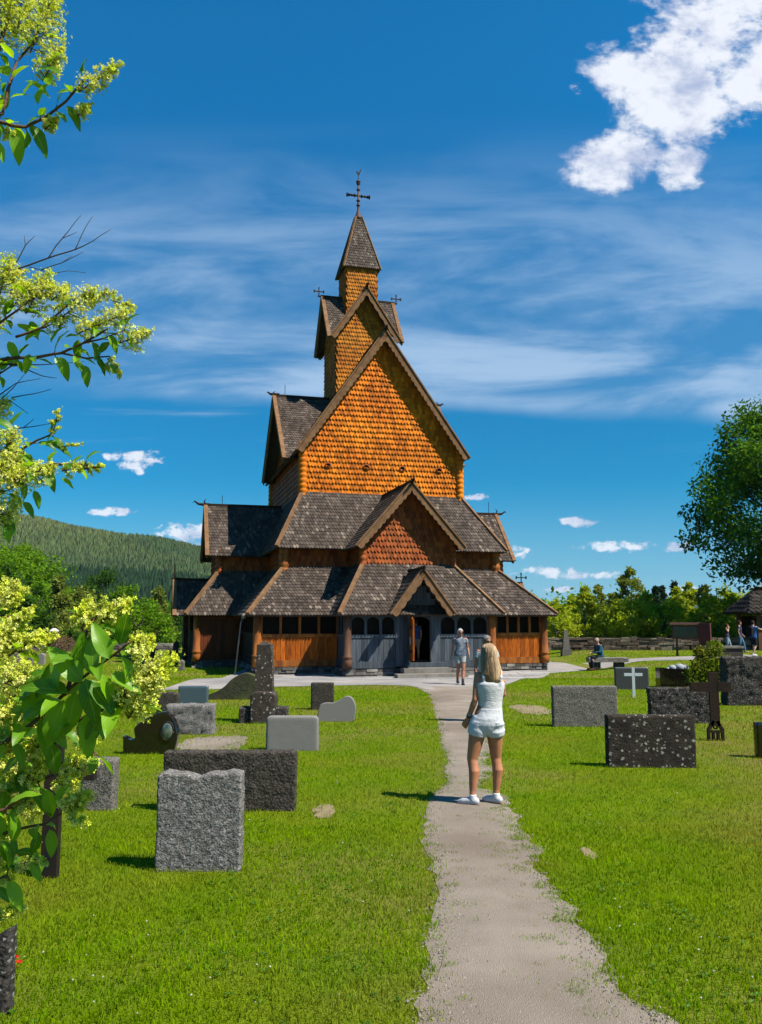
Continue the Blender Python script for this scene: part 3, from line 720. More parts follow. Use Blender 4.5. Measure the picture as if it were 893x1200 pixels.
# --- panelled ambulatory walls
def column(u, v, z0, z1, r=.17, mat='column'):
    m = MB(); h = z1 - z0
    m.tube_z(u, v, [(z0,r*1.12),(z0+.3,r*1.18),(z0+.36,r*1.0),(z0+.40,r*1.25),(z0+.46,r*1.25),(z0+.5,r),(z0+h*.75,r*.95),(z1,r*.9)], 16, rnd=.5)
    o = m.build('corner_post', MT[mat], church, smooth=True); return o
def panel(k, x0, x1, y, mat, frame, n_open, z_board=1.17, ztop=2.1, board=.2, arch=False, pale=False, inside='inside'):
    """boards below, a row of openings above; y = outward distance, k quarter turns"""
    def R(pts): return rot_pts(pts, k)
    off = rot_pts([(0, 1, 0)], k)[0]; m = MB(); x = x0; i = 0
    while x < x1 - .02:
        w = min(board * random.uniform(.85, 1.15), x1 - x)
        m.prism(R([(x+.006,-y,.24),(x+w-.006,-y,.24),(x+w-.006,-y,z_board),(x+.006,-y,z_board)]), Vector(off)*.06); x += w; i += 1
    m.build('board_panel', MT[mat], church)
    m = MB(); m.prism(R([(x0,-y+.08,0.02),(x1,-y+.08,0.02),(x1,-y+.08,ztop+.3),(x0,-y+.08,ztop+.3)]), Vector(off)*.05); m.build('shade_backing', MT[inside], church)  # near-black sheet close behind the openings paints in the shade inside
    m = MB()
    m.prism(R([(x0,-y-.05,0),(x1,-y-.05,0),(x1,-y-.05,.26),(x0,-y-.05,.26)]), Vector(off)*.12, .3)
    m.prism(R([(x0,-y-.035,z_board),(x1,-y-.035,z_board),(x1,-y-.035,z_board+.12),(x0,-y-.035,z_board+.12)]), Vector(off)*.1, .9)
    m.prism(R([(x0,-y-.03,ztop-.12),(x1,-y-.03,ztop-.12),(x1,-y-.03,ztop+.05),(x0,-y-.03,ztop+.05)]), Vector(off)*.1, .5)
    m.build('rail', MT[frame], church)
    zl, zh = z_board+.12, ztop-.12; pitch = (x1-x0)/n_open; pw = .05
    for j in range(n_open + 1):
        xc = x0 + pitch*j; a = max(x0, xc-pw); b = min(x1, xc+pw); m = MB()
        m.prism(R([(a,-y-.02,zl),(b,-y-.02,zl),(b,-y-.02,zh),(a,-y-.02,zh)]), Vector(off)*.08, .5); m.build('baluster', MT[frame], church)
    if arch:
        m = MB()
        for j in range(n_open):
            xa = x0+pitch*j+pw; xb = x0+pitch*(j+1)-pw; r = (xb-xa)/2; cx = (xa+xb)/2; hz = zh - r*.9
            for t in range(8):
                a0 = pi - pi*t/8; a1 = pi - pi*(t+1)/8
                m.prism(R([(cx+r*cos(a0),-y-.015,hz+r*.85*sin(a0)),(cx+r*cos(a1),-y-.015,hz+r*.85*sin(a1)),(cx+r*cos(a1),-y-.015,zh),(cx+r*cos(a0),-y-.015,zh)]), Vector(off)*.06, .5)
        m.build('arch_trim', MT[frame], church)
HU, HV = 6.2, 9.0
panel(0, -HU+.15, -2.95, HV, 'plank', 'column', 4, board=.19)
panel(0, 2.95, HU-.15, HV, 'plank', 'column', 6, board=.19)
for s in (-1, 1):
    column(s*HU, -HV, 0, 2.05, .18); column(s*HU, HV, 0, 2.05, .18, 'browncol')
    k = 1 if s > 0 else 3
    panel(k, -HV+.15, -3, HU, 'dark', 'dark', 7); panel(k, 3, HV-.15, HU, 'dark', 'dark', 7)
    for q in (-1, 1):
        # walls of side porches facing the front and the back
        kk = 0 if q < 0 else 2
        a, b = (HU, 8.15) ; 
        xa, xb = ((a, b) if s > 0 else (-b, -a)) if kk == 0 else ((-b, -a) if s > 0 else (a, b))
        panel(kk, xa, xb, 2.95, 'redplank' if kk == 0 else 'dark', 'redplank' if kk == 0 else 'dark', 3, z_board=1.85, ztop=2.1)
        column(s*8.25, q*2.95, -.05, 2.0, .17)
    panel(k, -2.85, 2.85, 8.3, 'dark', 'dark', 6)
    # small entrance gable roof over each side door
    gable_roof(k, 3.75, 2.05, 1.25, 9.2, 7.3, c=0, n=5, scal=.05, depth=.18)
    p = rot_pts(gpoly(1.0, 8.75, -.1, 2.3, 3.6), k); wall('entrance_wall', p, (s,0,0), 'dark', sh=False)
    small_cross(s*9.25, 0, 3.75, .3, ax=(1,0)) if s > 0 else horn((-9.2,0,3.8), (-1,0), .2)
m = MB(); m.tube([(-9.22,0,3.7),(-9.22,0,4.55)], [.05,.03], 6, .3); m.build('finial', MT['dark'], church)
panel(2, -HU+.15, HU-.15, HV, 'dark', 'dark', 12)
# porch side returns
for s, k in ((-1, 3), (1, 1)):
    a, b = (HV-.02, 10.8)
    xa, xb = (a, b) if s < 0 else (-b, -a)
    # k=3 (left): local x runs along -v..; compute by direction
    if k == 3: panel(3, HV, 10.8, 2.95, 'bluegrey', 'bluegrey', 3)
    else: panel(1, -10.8, -HV, 2.95, 'bluegrey', 'bluegrey', 3)
    column(s*2.98, -10.95, 0, 2.08, .165, 'browncol' if s < 0 else 'column')
# front porch wall: left panel, door wall, right panel
PV = 10.93
panel(0, -2.85, -1.05, PV, 'bluegrey', 'bluegrey', 3, arch=True, board=.21)
panel(0, .78, 2.82, PV, 'bluegrey', 'bluegrey', 3, arch=True, board=.21)
# door surround with an arched opening
DX0, DX1, DZ0, DZ1 = -.47, .36, .30, 1.97
m = MB(); y = -PV-.06
def P3(x, z): return (x, y, z)
for (a, b) in ((-1.05, DX0), (DX1, .78)):
    x = a
    while x < b - .01:
        w = min(.16, b - x); m.prism([P3(x+.004,.05),P3(x+w-.004,.05),P3(x+w-.004,2.05),P3(x+.004,2.05)], (0,.1,0)); x += w
r = (DX1-DX0)/2; cx = (DX0+DX1)/2
for t in range(10):
    a0 = pi - pi*t/10; a1 = pi - pi*(t+1)/10
    m.prism([P3(cx+r*cos(a0),DZ1-.22+.22*sin(a0)),P3(cx+r*cos(a1),DZ1-.22+.22*sin(a1)),P3(cx+r*cos(a1),2.05),P3(cx+r*cos(a0),2.05)], (0,.1,0), .5)
m.prism([P3(-1.05,2.05),P3(.78,2.05),P3(.78,2.3),P3(-1.05,2.3)], (0,.1,0), .7)
x = -1.05
while x < .78:   # boards of the little gable
    w = .18; xm = x + w/2; h = 3.55 - abs(xm + .14)*1.42
    if h > 2.34: m.prism([P3(x+.004,2.3),P3(x+w-.004,2.3),P3(x+w-.004,h),P3(x+.004,h)], (0,.08,0))
    x += w
m.prism([(-.95,y-.02,2.62),(.67,y-.02,2.62),(.62,y-.02,2.68),(-.9,y-.02,2.68)], (0,.015,0), .9)
m.build('entrance_wall', MT['bluegrey'], church)
m = MB()
for t in range(12):   # carved rim of the door arch
    a0 = pi - pi*t/12; a1 = pi - pi*(t+1)/12
    q = lambda a, k_: (cx+r*k_*cos(a), y-.03, DZ1-.22+.22*k_*sin(a))
    m.prism([q(a0,1.0), q(a1,1.0), q(a1,1.17), q(a0,1.17)], (0,.04,0), .6)
for s in (-1, 1): m.prism([(cx+s*r,y-.03,.3),(cx+s*r*1.17,y-.03,.3),(cx+s*r*1.17,y-.03,DZ1-.22),(cx+s*r,y-.03,DZ1-.22)], (0,.04,0), .6)
m.build('door_frame', MT['bluegrey'], church)
# deep dark room behind the door
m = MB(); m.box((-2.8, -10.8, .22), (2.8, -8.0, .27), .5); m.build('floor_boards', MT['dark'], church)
m = MB(); m.box((-2.8, -8.05, .2), (2.8, -7.95, 2.2), .5); m.build('shade_backing', MT['inside'], church)  # back of the room, its shade put into the near-black colour
# open door leaf, hinged on the left, swung out
dl = empty('door'); dl.parent = church; dl.location = (DX0-.02, -PV-.1, .30); dl.rotation_euler = (0, 0, radians(-97))
m = MB(); x = 0
for j in range(4): m.box((j*.205+.003, -.03, 0), (j*.205+.2, .03, 1.66 if j in (1,2) else 1.58))
leaf = m.build('door_leaf', MT['plank'], dl)
m = MB()
for z in (.3, 1.2):
    m = MB(); m.box((0, -.05, z), (.78, .05, z+.09), .9); m.build('hinge_strap', MT['metal_dark'], dl)
m = MB(); m.box((.3, .052, .62), (.5, .06, .9), .5); m.box((.3, -.06, .62), (.5, -.052, .9), .5); m.build('notice', M('white_paper', (.75,.75,.73)), dl)
m = MB(); m.tube([(.7,.06,.85),(.7,.1,.85),(.7,.1,.75),(.7,.06,.75)], .012, 6, .3); m.build('handle', MT['metal_dark'], dl)
# threshold and steps
m = MB(); m.box((-.75, -PV-.32, -.02), (.95, -PV-.06, .20), .4); m.build('threshold', MT['bluegrey'], church)
m = MB(); m.box((-.95, -PV-.85, -.16), (.95, -PV-.33, .02), .4); m.build('step', MT['slabstone'], church)
m = MB(); m.box((-1.35, -PV-1.35, -.36), (1.45, -PV-.855, -.165), .7); m.build('step', MT['slabstone'], church)
# entrance gable roof
gable_roof(0, 3.78, 2.1, 1.26, 11.75, 9.9, c=-.17, n=6, scal=.05, depth=.2, label='small pointed gable roof over the front door')
horn((-.17,-11.8,3.85), (0,-1), .22)
# foundation of dark stones with pale mortar
m = MB()
def found(x0, y0, x1, y1):
    d = Vector((x1-x0, y1-y0, 0)); L = d.length; d.normalize(); nrm = Vector((d.y, -d.x, 0))
    for row_ in range(3):
        t = random.uniform(-.1, .1)
        while t < L:
            w = random.uniform(.2, .5); h = .115; a = Vector((x0,y0,0)) + d*t; b = Vector((x0,y0,0)) + d*min(L, t+w)
            z = -.36 + row_*h; o_ = nrm*random.uniform(.02, .09)
            m.add([a-nrm*.3+Vector((0,0,z)), b-nrm*.3+Vector((0,0,z)), b+o_+Vector((0,0,z)), a+o_+Vector((0,0,z)),
                   a-nrm*.3+Vector((0,0,z+h*.94)), b-nrm*.3+Vector((0,0,z+h*.94)), b+o_*.7+Vector((0,0,z+h*.94)), a+o_*.7+Vector((0,0,z+h*.94))],
                  [(0,3,2,1),(4,5,6,7),(3,7,6,2),(0,4,7,3),(1,2,6,5),(0,1,5,4)])
            t += w + .015
found(-HU-.1, -HV-.05, -3.0, -HV-.05); found(3.0, -HV-.05, HU+.1, -HV-.05); found(-3.05, -PV, 3.05, -PV)
found(-HU-.05, HV, -HU-.05, -HV); found(HU+.05, -HV, HU+.05, HV); found(3.03, -PV, 3.03, -HV); found(-3.03, -HV, -3.03, -PV)
for s in (-1, 1): found(min(s*HU, s*8.35), -2.98, max(s*HU, s*8.35), -2.98)
found(-8.35, 3, -8.35, -3); found(8.35, -3, 8.35, 3)
m.build('foundation', MT['found'], church)
# downpipe leaning from the eave corner
m = MB(); m.tube([(-6.75,-8.9,2.0),(-6.85,-8.95,1.75),(-7.05,-9.0,-.3)], [.035,.03,.03], 8, .4); m.tube([(-6.75,-8.9,1.9),(-6.75,-8.9,2.1)], .08, 8, .4)
m.build('downpipe', MT['zinc'], church, smooth=True)
# floor of the church so nothing is open underneath
m = MB(); m.box((-6.0,-8.9,-.02),(6.0,8.9,.0)); m.build('church_floor', MT['dark'], church)
# chancel and round apse at the back
m = MB(); slab(m, [(2.6,10.2,8.6),(2.6,14.2,8.6),(0,14.2,12.0),(0,10.2,12.0)], (1,0,.6), .1); slab(m, [(-2.6,5,6.2),(-2.6,12.2,6.2),(0,12.2,9.6),(0,5,9.6)], (-1,0,.6), .1)
m2 = MB(); slab(m2, [(-2.6,5,6.2),(-2.6,12.2,6.2),(0,12.2,9.6),(0,5,9.6)], (-1,0,.6), .1); slab(m2, [(2.6,5,6.2),(2.6,12.2,6.2),(0,12.2,9.6),(0,5,9.6)], (1,0,.6), .1)
m2.tube_z(0, 12.6, [(4.0,2.5),(6.4,.3),(6.8,.06)], 16, rnd=.4); m2.build('chancel_roof', MT['roof'], church)
m = MB(); m.box((-2.2,5,0),(2.2,11.8,6.5)); m.prism([(-2.2,11.8,6.5),(2.2,11.8,6.5),(0,11.8,9.3)], (0,-.3,0)); m.tube_z(0, 12.4, [(-.3,2.0),(4.2,2.0)], 20, .4)
m.build('chancel_wall', MT['red'], church)
# ================================================================== GRAVESTONES
MT['granite'] = M('rough_granite', (.10,.097,.093), (.42,.40,.385), 55, bump=.8, bscale=70, rough=.85, c3=(.17,.16,.15), detail=8)
MT['granite_mid'] = M('grey_granite', (.09,.085,.075), (.30,.28,.25), 45, bump=.9, bscale=60, rough=.85, detail=8)
MT['granite_dark'] = M('dark_rough_granite', (.03,.026,.022), (.12,.105,.088), 40, bump=1., bscale=45, rough=.8, detail=8)
MT['smooth_grey'] = M('smooth_grey_granite', (.24,.23,.22), (.30,.29,.28), 90, bump=.1, bscale=80, rough=.6)
MT['lichen_dark'] = M('lichened_dark_stone', (.035,.028,.024), (.065,.052,.042), 9, bump=.6, bscale=45, rough=.85, spot=(.38,.37,.31), spot_scale=19, spot_amt=.52)
MT['lichen_fine'] = M('lichened_monument', (.05,.042,.036), (.09,.075,.06), 12, bump=.5, bscale=55, rough=.85, spot=(.50,.49,.44), spot_scale=17, spot_amt=.70)
MT['lichen_rough'] = M('lichened_rough_stone', (.028,.024,.022), (.09,.082,.075), 30, bump=1., bscale=40, rough=.85, spot=(.27,.28,.27), spot_scale=30, spot_amt=.55)
MT['slate_blue'] = M('blue_grey_stone', (.07,.115,.145), (.09,.135,.165), 30, rough=.35, bump=.05, spec=.5)
MT['black_polish'] = M('polished_black_granite', (.008,.007,.006), (.014,.012,.010), 50, rough=.07, spec=.7)
MT['dark_polish'] = M('polished_charcoal_stone', (.05,.055,.062), (.07,.075,.08), 70, rough=.3, spec=.5)
MT['moss'] = M('mossy_dark_stone', (.045,.055,.03), (.08,.075,.05), 8, bump=.8, bscale=35, rough=.9, c3=(.10,.12,.04))
def rough_slab(w, h, th, top=None, amp=.012, bev=.012, res=.035, seed=0, lean=0.):
    """upright slab with displaced faces; top(t) gives the height factor across the width; rounded edges"""
    nx = max(8, int(w/res)); nz_ = max(8, int(h/res)); ny = max(3, int(th/res)); V = {}; vs = []; fs = []
    def P(i, j, k):
        key = (i, j, k)
        if key in V: return V[key]
        t = i/nx; x = (t-.5)*w; y = (j/ny-.5)*th; tp = top(t) if top else 1.; z = k/nz_*h*tp
        edge = (i in (0, nx)) + (j in (0, ny)) + (k == nz_)
        p = Vector((x, y, z))
        c = Vector((max(-w/2+bev*2, min(w/2-bev*2, x)), max(-th/2+bev, min(th/2-bev, y)), min(h*tp-bev*2, z)))
        if edge >= 2: p = c + (p-c)*.72
        q = Vector((x*9+seed, y*9, z*9)); q2 = Vector((x*32+seed, y*32, z*32)); n_ = Vector((0, -1 if j == 0 else (1 if j == ny else 0), 0)) + Vector((-1 if i == 0 else (1 if i == nx else 0), 0, 0)) + Vector((0, 0, 1 if k == nz_ else 0))
        if n_.length > 0: p += n_.normalized()*amp*(noise.noise(q)*.7 + noise.noise(q2)*1.0 + noise.noise(q2*2.3)*.7)
        p += Vector((noise.noise(q*.5+Vector((9,0,0))), 0, 0))*amp*(1 if edge else .2)
        V[key] = len(vs); vs.append(p); return V[key]
    for i in range(nx):
        for k in range(nz_):
            fs.append((P(i,0,k), P(i+1,0,k), P(i+1,0,k+1), P(i,0,k+1))); fs.append((P(i,ny,k), P(i,ny,k+1), P(i+1,ny,k+1), P(i+1,ny,k)))
    for j in range(ny):
        for k in range(nz_):
            fs.append((P(0,j,k), P(0,j,k+1), P(0,j+1,k+1), P(0,j+1,k))); fs.append((P(nx,j,k), P(nx,j+1,k), P(nx,j+1,k+1), P(nx,j,k+1)))
        for i in range(nx): fs.append((P(i,j,nz_), P(i+1,j,nz_), P(i+1,j+1,nz_), P(i,j+1,nz_)))
    m = MB(); m.add(vs, fs, .5); return m
def place(x0, x1, yt, yb):
    """bounding measure on the photo -> base point, width, height"""
    c = G((x0+x1)/2, yb); w = at(x1, yb, c.y).x - at(x0, yb, c.y).x; h = at((x0+x1)/2, yt, c.y).z - c.z; return c, w, h
def stone(x0, x1, yt, yb, th, mat, label, top=None, amp=.012, name='gravestone', smooth=True, rz=0, res=.035, lean=0, **k):
    c, w, h = place(x0, x1, yt, yb); m = rough_slab(w, h+.06, th, top, amp, seed=x0, res=max(res, w/60), **k)
    o = m.build(name, MT[mat], smooth=smooth); o.location = (c.x, c.y+th/2, c.z-.06); o.rotation_euler = (lean, 0, rz)
    tag(o, label, 'gravestone'); return o
stone(181, 281, 906, 1022, .17, 'granite', 'rough light grey granite gravestone with a dipped top edge, nearest on the left lawn',
      top=lambda t: 1-.035*max(0, sin((t-.15)*pi*1.6))**2 - .02*(t < .08) + .01*sin(t*23), amp=.0055, res=.010)
stone(189, 346, 881, 951, .16, 'granite_dark', 'long low dark rough gravestone directly behind the light grey one', amp=.009, res=.02)
stone(311, 373, 839, 880, .13, 'smooth_grey', 'smooth pale grey rectangular gravestone with rounded corners', amp=.002, bev=.02,
      top=lambda t: 1-.05*(abs(t-.5)*2)**14)
stone(364, 391, 800, 832, .14, 'granite_dark', 'small upright dark gravestone beside the pale kidney-shaped stone', amp=.006)
stone(208, 243, 804, 827, .14, 'slate_blue', 'polished blue-grey gravestone close to the paved forecourt', amp=.001)
stone(183, 208, 811, 838, .18, 'granite_dark', 'small dark rough gravestone half hidden by the flowering shrub', amp=.012, top=lambda t: 1-.12*abs(t-.5))
stone(193, 249, 826, 861, .3, 'granite', 'rough hewn light grey stone block behind the black curved gravestone', amp=.025, res=.04)
stone(92, 132, 890, 950, .2, 'granite_mid', 'dark grey gravestone behind the tall dark cross on the left', amp=.008)
stone(648, 725, 804, 852, .14, 'granite_mid', 'rough mid grey rectangular gravestone right of the path', amp=.010, res=.03)
stone(713, 817, 838, 900, .15, 'lichen_dark', 'dark brown gravestone covered in round pale lichen spots', amp=.004, res=.03, rz=-.03)
stone(762, 836, 806, 848, .16, 'lichen_rough', 'dark rough gravestone with grey lichen standing behind the spotted one', amp=.022, res=.03)
stone(852, 925, 770, 827, .3, 'lichen_rough', 'largest dark rough-hewn gravestone at the right edge of the lawn', amp=.04, res=.05)
stone(721, 761, 782, 808, .12, 'dark_polish', 'polished charcoal gravestone behind the slender white cross', amp=.001)
stone(889, 905, 847, 889, .15, 'black_polish', 'narrow black gravestone cut off by the right edge', amp=.002)
stone(-30, 8, 1088, 1190, .1, 'lichen_rough', 'grey lichen-flecked stone edge in the lower left corner behind red flowers', amp=.006, top=lambda t: .8+.2*t, res=.02)
# kidney-shaped stone
def outline_stone(x0, x1, yt, yb, th, mat, label, pts, name='gravestone', amp=.0, parent=None):
    """pts: outline in unit box (0..1 across, 0..1 up)"""
    c, w, h = place(x0, x1, yt, yb); P = []
    n = len(pts)
    for i in range(n):   # Catmull-Rom
        p0, p1, p2, p3 = (Vector(pts[(i+k) % n]) for k in (-1, 0, 1, 2))
        for s_ in range(6):
            t = s_/6; P.append(.5*((2*p1)+(p2-p0)*t+(2*p0-5*p1+4*p2-p3)*t*t+(3*p1-p0-3*p2+p3)*t**3))
    m = MB(); b = min(.02, th*.15); cen = Vector((.5, .45))
    def ringv(y, k): return [((cen.x+(p.x-cen.x)*k-.5)*w, y, max(-.05, (cen.y+(p.y-cen.y)*k)*h)) for p in P]
    rings = [ringv(-th/2, .965), ringv(-th/2+b, 1), ringv(th/2-b, 1), ringv(th/2, .965)]; k = len(P); vs = [v for r in rings for v in r]; fs = [tuple(range(k)), tuple(reversed(range(3*k, 4*k)))]
    for r in range(3):
        for i in range(k): fs.append((r*k+i, (r+1)*k+i, (r+1)*k+(i+1) % k, r*k+(i+1) % k))
    m.add(vs, fs, .5); o = m.build(name, MT[mat]); recalc(o); o.location = (c.x, c.y+th/2, c.z)
    return tag(o, label, 'gravestone'), w, h, c
outline_stone(373, 417, 816, 846, .13, 'smooth_grey', 'pale grey kidney-shaped gravestone with an asymmetric rounded top',
    [(0,0),(0,.45),(.05,.66),(.2,.74),(.4,.74),(.58,.86),(.75,1),(.9,.93),(1,.6),(.97,.2),(.9,0),(.5,0)])
outline_stone(244, 318, 789, 820, .25, 'moss', 'low mossy wave-shaped gravestone behind the obelisk monument',
    [(0,0),(0,.18),(.12,.3),(.25,.5),(.38,.8),(.55,1),(.72,.92),(.88,.55),(1,.5),(1,0),(.5,0)])
bk_, w_, h_, c_ = outline_stone(143, 207, 835, 884, .16, 'black_polish', 'polished black gravestone with a deeply curved crescent top and a lantern relief',
    [(.06,0),(.0,.35),(-.0,.42),(.14,.34),(.22,.40),(.2,.62),(.35,.8),(.6,.97),(.78,1),(.93,.82),(1,.5),(.97,.2),(.88,0),(.5,0)])
m = MB(); vs = []; fs = []
for i in range(9):
    for k in range(14):
        a = 2*pi*k/14; f = pi*i/8; vs.append((.085*sin(f)*cos(a), .03*sin(f)*sin(a), .125*cos(f)))
for i in range(8):
    for k in range(14): fs.append((i*14+k, (i+1)*14+k, (i+1)*14+(k+1) % 14, i*14+(k+1) % 14))
m.add(vs, fs, .5); o = m.build('photo_medallion', M('glossy_glass_medallion', (.05,.10,.06), (.20,.22,.20), 18, rough=.15, spec=.8), bk_, smooth=True); o.location = (w_*.32, -.09, h_*.56)
m = MB(); m.tube([(.085*1.1*cos(2*pi*k/20), -.005, .125*1.07*sin(2*pi*k/20)) for k in range(21)], .012, 6); o2 = m.build('medallion_rim', MT['metal_dark'], o, smooth=True)
# obelisk monument
c, w, h = place(280, 335, 751, 848)
mon = empty('obelisk_monument', (c.x, c.y+.2, c.z), 0, 'tall lichen-spotted obelisk on a stepped plinth with low side wings', 'monument')
S = w/55.
def pxs(v): return v*S
m = rough_slab(pxs(30), pxs(37), .45, lambda t: 1-.12*(abs(t-.5)*2)**4, .008, seed=3); m.build('plinth', MT['lichen_fine'], mon, smooth=True)
for s in (-1, 1):
    m = rough_slab(pxs(14), pxs(19), .34, None, .01, seed=s*5); o = m.build('side_wing', MT['lichen_rough'], mon, smooth=True); o.location = (s*pxs(21.5), 0, -.01)
m = MB(); b = pxs(10.5); t_ = pxs(8.8); z0 = pxs(36); z1 = h-.08
V = [(-b,-.16,z0),(b,-.16,z0),(b,.16,z0),(-b,.16,z0),(-t_,-.13,z1),(t_,-.13,z1),(t_,.13,z1),(-t_,.13,z1),(0,0,h)]
m.add(V, [(0,1,5,4),(1,2,6,5),(2,3,7,6),(3,0,4,7),(4,5,8),(5,6,8),(6,7,8),(7,4,8)], .5); m.build('shaft', MT['lichen_fine'], mon)
# tall plain cross on the left
def cross_marker(px, yt, yb, half_l, half_r, y_arm, w, mat, label, name='grave_cross', foot=False, th=.06, arm_h=None):
    c = G(px, yb); h = at(px, yt, c.y).z - c.z; sc_ = c.y/FPX*1.0; root = empty(name, (c.x, c.y, c.z), 0, label, 'cross'); m = MB()
    zf = 0
    if foot: zf = 20*sc_
    m.box((-w/2, -th/2, zf-.05), (w/2, th/2, h)); m.build('upright', MT[mat], root)
    za = at(px, y_arm, c.y).z - c.z; ah = arm_h or w; m = MB()
    m.box((-half_l*sc_, -th/2-.004, za-ah/2), (-w/2+.01, th/2+.004, za+ah/2)); m.box((w/2-.01, -th/2-.004, za-ah/2), (half_r*sc_, th/2+.004, za+ah/2))
    m.build('crossbar', MT[mat], root); return root, sc_, h, za
cross_marker(58, 862, 1028, 55, 47, 902, .125, 'metal_dark', 'tall dark plain cross standing among the shrub branches on the left', th=.07, arm_h=.15)
MT['white_paint'] = M('white_painted_iron', (.62,.70,.72), rough=.5)
cross_marker(743, 782, 817, 10.5, 10.5, 790.5, .07, 'white_paint', 'slender white-painted cross in front of the charcoal gravestone', th=.03)
MT['rust_dark'] = M('dark_weathered_iron', (.022,.014,.010), (.04,.022,.014), 8, rough=.7, bump=.4)
rt, s_, h_, za_ = cross_marker(839, 788, 868, 27, 20, 805, .15, 'rust_dark', 'dark iron cross with a forked ornamental foot beneath the green bush', foot=True, th=.05)
m = MB()
for x in (-8, -2.7, 2.7, 8): m.box((x*s_-.02, -.03, -.05), (x*s_+.02, .03, 11*s_))
m.box((-9.4*s_, -.031, -.02), (9.4*s_, .031, .02)); m.box((-9.4*s_, -.031, 9*s_), (9.4*s_, .031, 11.5*s_))
for s in (-1, 1): m.bar((s*8.5*s_, 0, 11*s_), (s*2*s_, 0, 22*s_), .05, .05)
for k in range(10):
    a0, a1 = pi*k/9*2-.5, pi*(k+1)/9*2-.5; m.bar((2.2*s_*cos(a0), 0, 15.5*s_+2.2*s_*sin(a0)), (2.2*s_*cos(a1), 0, 15.5*s_+2.2*s_*sin(a1)), .022, .022, up=(0,1,0))
m.build('foot_ornament', MT['rust_dark'], rt)
# planter box with pale round stones
c, w, h = place(774, 808, 783, 806)
pl = empty('grave_planter', (c.x, c.y+.2, c.z), 0, 'dark open stone planter behind the rough lichened gravestone', 'planter')
m = MB()
m.prism([(-w/2,-.2,-.03),(w/2,-.2,-.03),(w/2,-.2,h*.93),(-w/2,-.2,h)], (0,.05,0)); m.prism([(-w/2,.15,-.03),(w/2,.15,-.03),(w/2,.15,h*.93),(-w/2,.15,h)], (0,.05,0))
m.box((-w/2,-.148,-.03),(-w/2+.06,.148,h*.98)); m.box((w/2-.06,-.148,-.03),(w/2,.148,h*.92)); m.build('planter_wall', MT['black_polish'], pl)
m = MB(); m.box((-w/2+.062,-.147,0),(w/2-.062,.147,h*.85)); m.build('soil', MT['dark'], pl)
for i, (dx, r) in enumerate(((.0,.10),(.21,.12),(.36,.10),(-.12,.06))):
    m = MB(); vs = []; fs = []
    for a in range(7):
        for b in range(10): f = pi*a/6; q = 2*pi*b/10; rr = r*(1+.15*noise.noise(Vector((a, b, i*7)))); vs.append((rr*sin(f)*cos(q)*1.15, rr*sin(f)*sin(q), rr*.9*cos(f)))
    for a in range(6):
        for b in range(10): fs.append((a*10+b, (a+1)*10+b, (a+1)*10+(b+1) % 10, a*10+(b+1) % 10))
    m.add(vs, fs, .5); o = m.build('cobble', M('pale_cobble', (.42,.46,.5), rough=.8), smooth=True); o.location = (c.x+dx, c.y+.15, c.z+h*.85+r*.8)
    tag(o, ('pale blue-grey cobble near the middle of the dark planter', 'large pale cobble right of the middle of the dark planter', 'pale cobble at the right end of the dark planter', 'smallest cobble at the left end of the dark planter')[i], 'stone', 'cobbles on the planter')
# red flowers, lower left
c = G(10, 1150)
fl = empty('flower_plant', (c.x, c.y, c.z), 0, 'small red-flowered plant at the foot of the lichened stone, lower left', 'flower')
m = MB()
for i in range(16):
    a = random.random()*6; l = random.uniform(.04, .09); m.add([(0,0,0),(l*.4*cos(a)-.012*sin(a),l*.4*sin(a)+.012*cos(a),l*.5),(l*cos(a),l*sin(a),l*.7),(l*.4*cos(a)+.012*sin(a),l*.4*sin(a)-.012*cos(a),l*.5)], [(0,1,2,3)])
m.build('foliage', MT['blade'], fl)
for i in range(5):
    m = MB(); x, y, z = random.uniform(-.05,.05), random.uniform(-.04,.03), random.uniform(.08,.14)
    for k in range(7):
        a = 2*pi*k/7; m.add([(x,y,z),(x+.018*cos(a),y+.018*sin(a),z+.012),(x+.024*cos(a+.45),y+.024*sin(a+.45),z+.006),(x+.018*cos(a+.8),y+.018*sin(a+.8),z+.014)], [(0,1,2,3)])
    m.tube([(0,0,0),(x,y,z)], .002, 4); m.build('blossom', M('red_petal', (.55,.01,.008), rough=.5), fl)

# ================================================================== FURNITURE, WALL, BUILDINGS
# bench of a thick rough slab on two blocks
c = G(712, 784.5); bn = empty('stone_bench', (c.x, c.y, c.z), radians(-4), 'low bench of a thick rough slab on two dark blocks', 'bench')
bs = c.y/FPX
m = rough_slab(46*bs, 5.2*bs, .55, None, .012, seed=4, res=.06); o = m.build('seat', MT['slabstone'], bn, smooth=True); o.location = (0, 0, .32)
for x in (-14, 13):
    m = rough_slab(11*bs, .33, .42, None, .008, seed=x, res=.06); o = m.build('support_block', MT['granite_dark'], bn, smooth=True); o.location = (x*bs, 0, -.01)
BENCH = c
# stone pillar near the wall
c, w, h = place(659, 668, 738, 768)
m = MB(); m.box((-.26,-.26,-.05),(.26,.26,.34)); V = [(-.2,-.18,.34),(.2,-.18,.34),(.2,.18,.34),(-.2,.18,.34),(-.1,-.09,h),(.1,-.09,h),(.1,.09,h),(-.1,.09,h)]
m.add(V, [(0,1,5,4),(1,2,6,5),(2,3,7,6),(3,0,4,7),(4,5,6,7)], .5); o = m.build('stone_pillar', MT['granite_mid'], loc=tuple(c)); tag(o, 'slim tapering grey stone pillar in front of the dry-stone wall', 'monument')
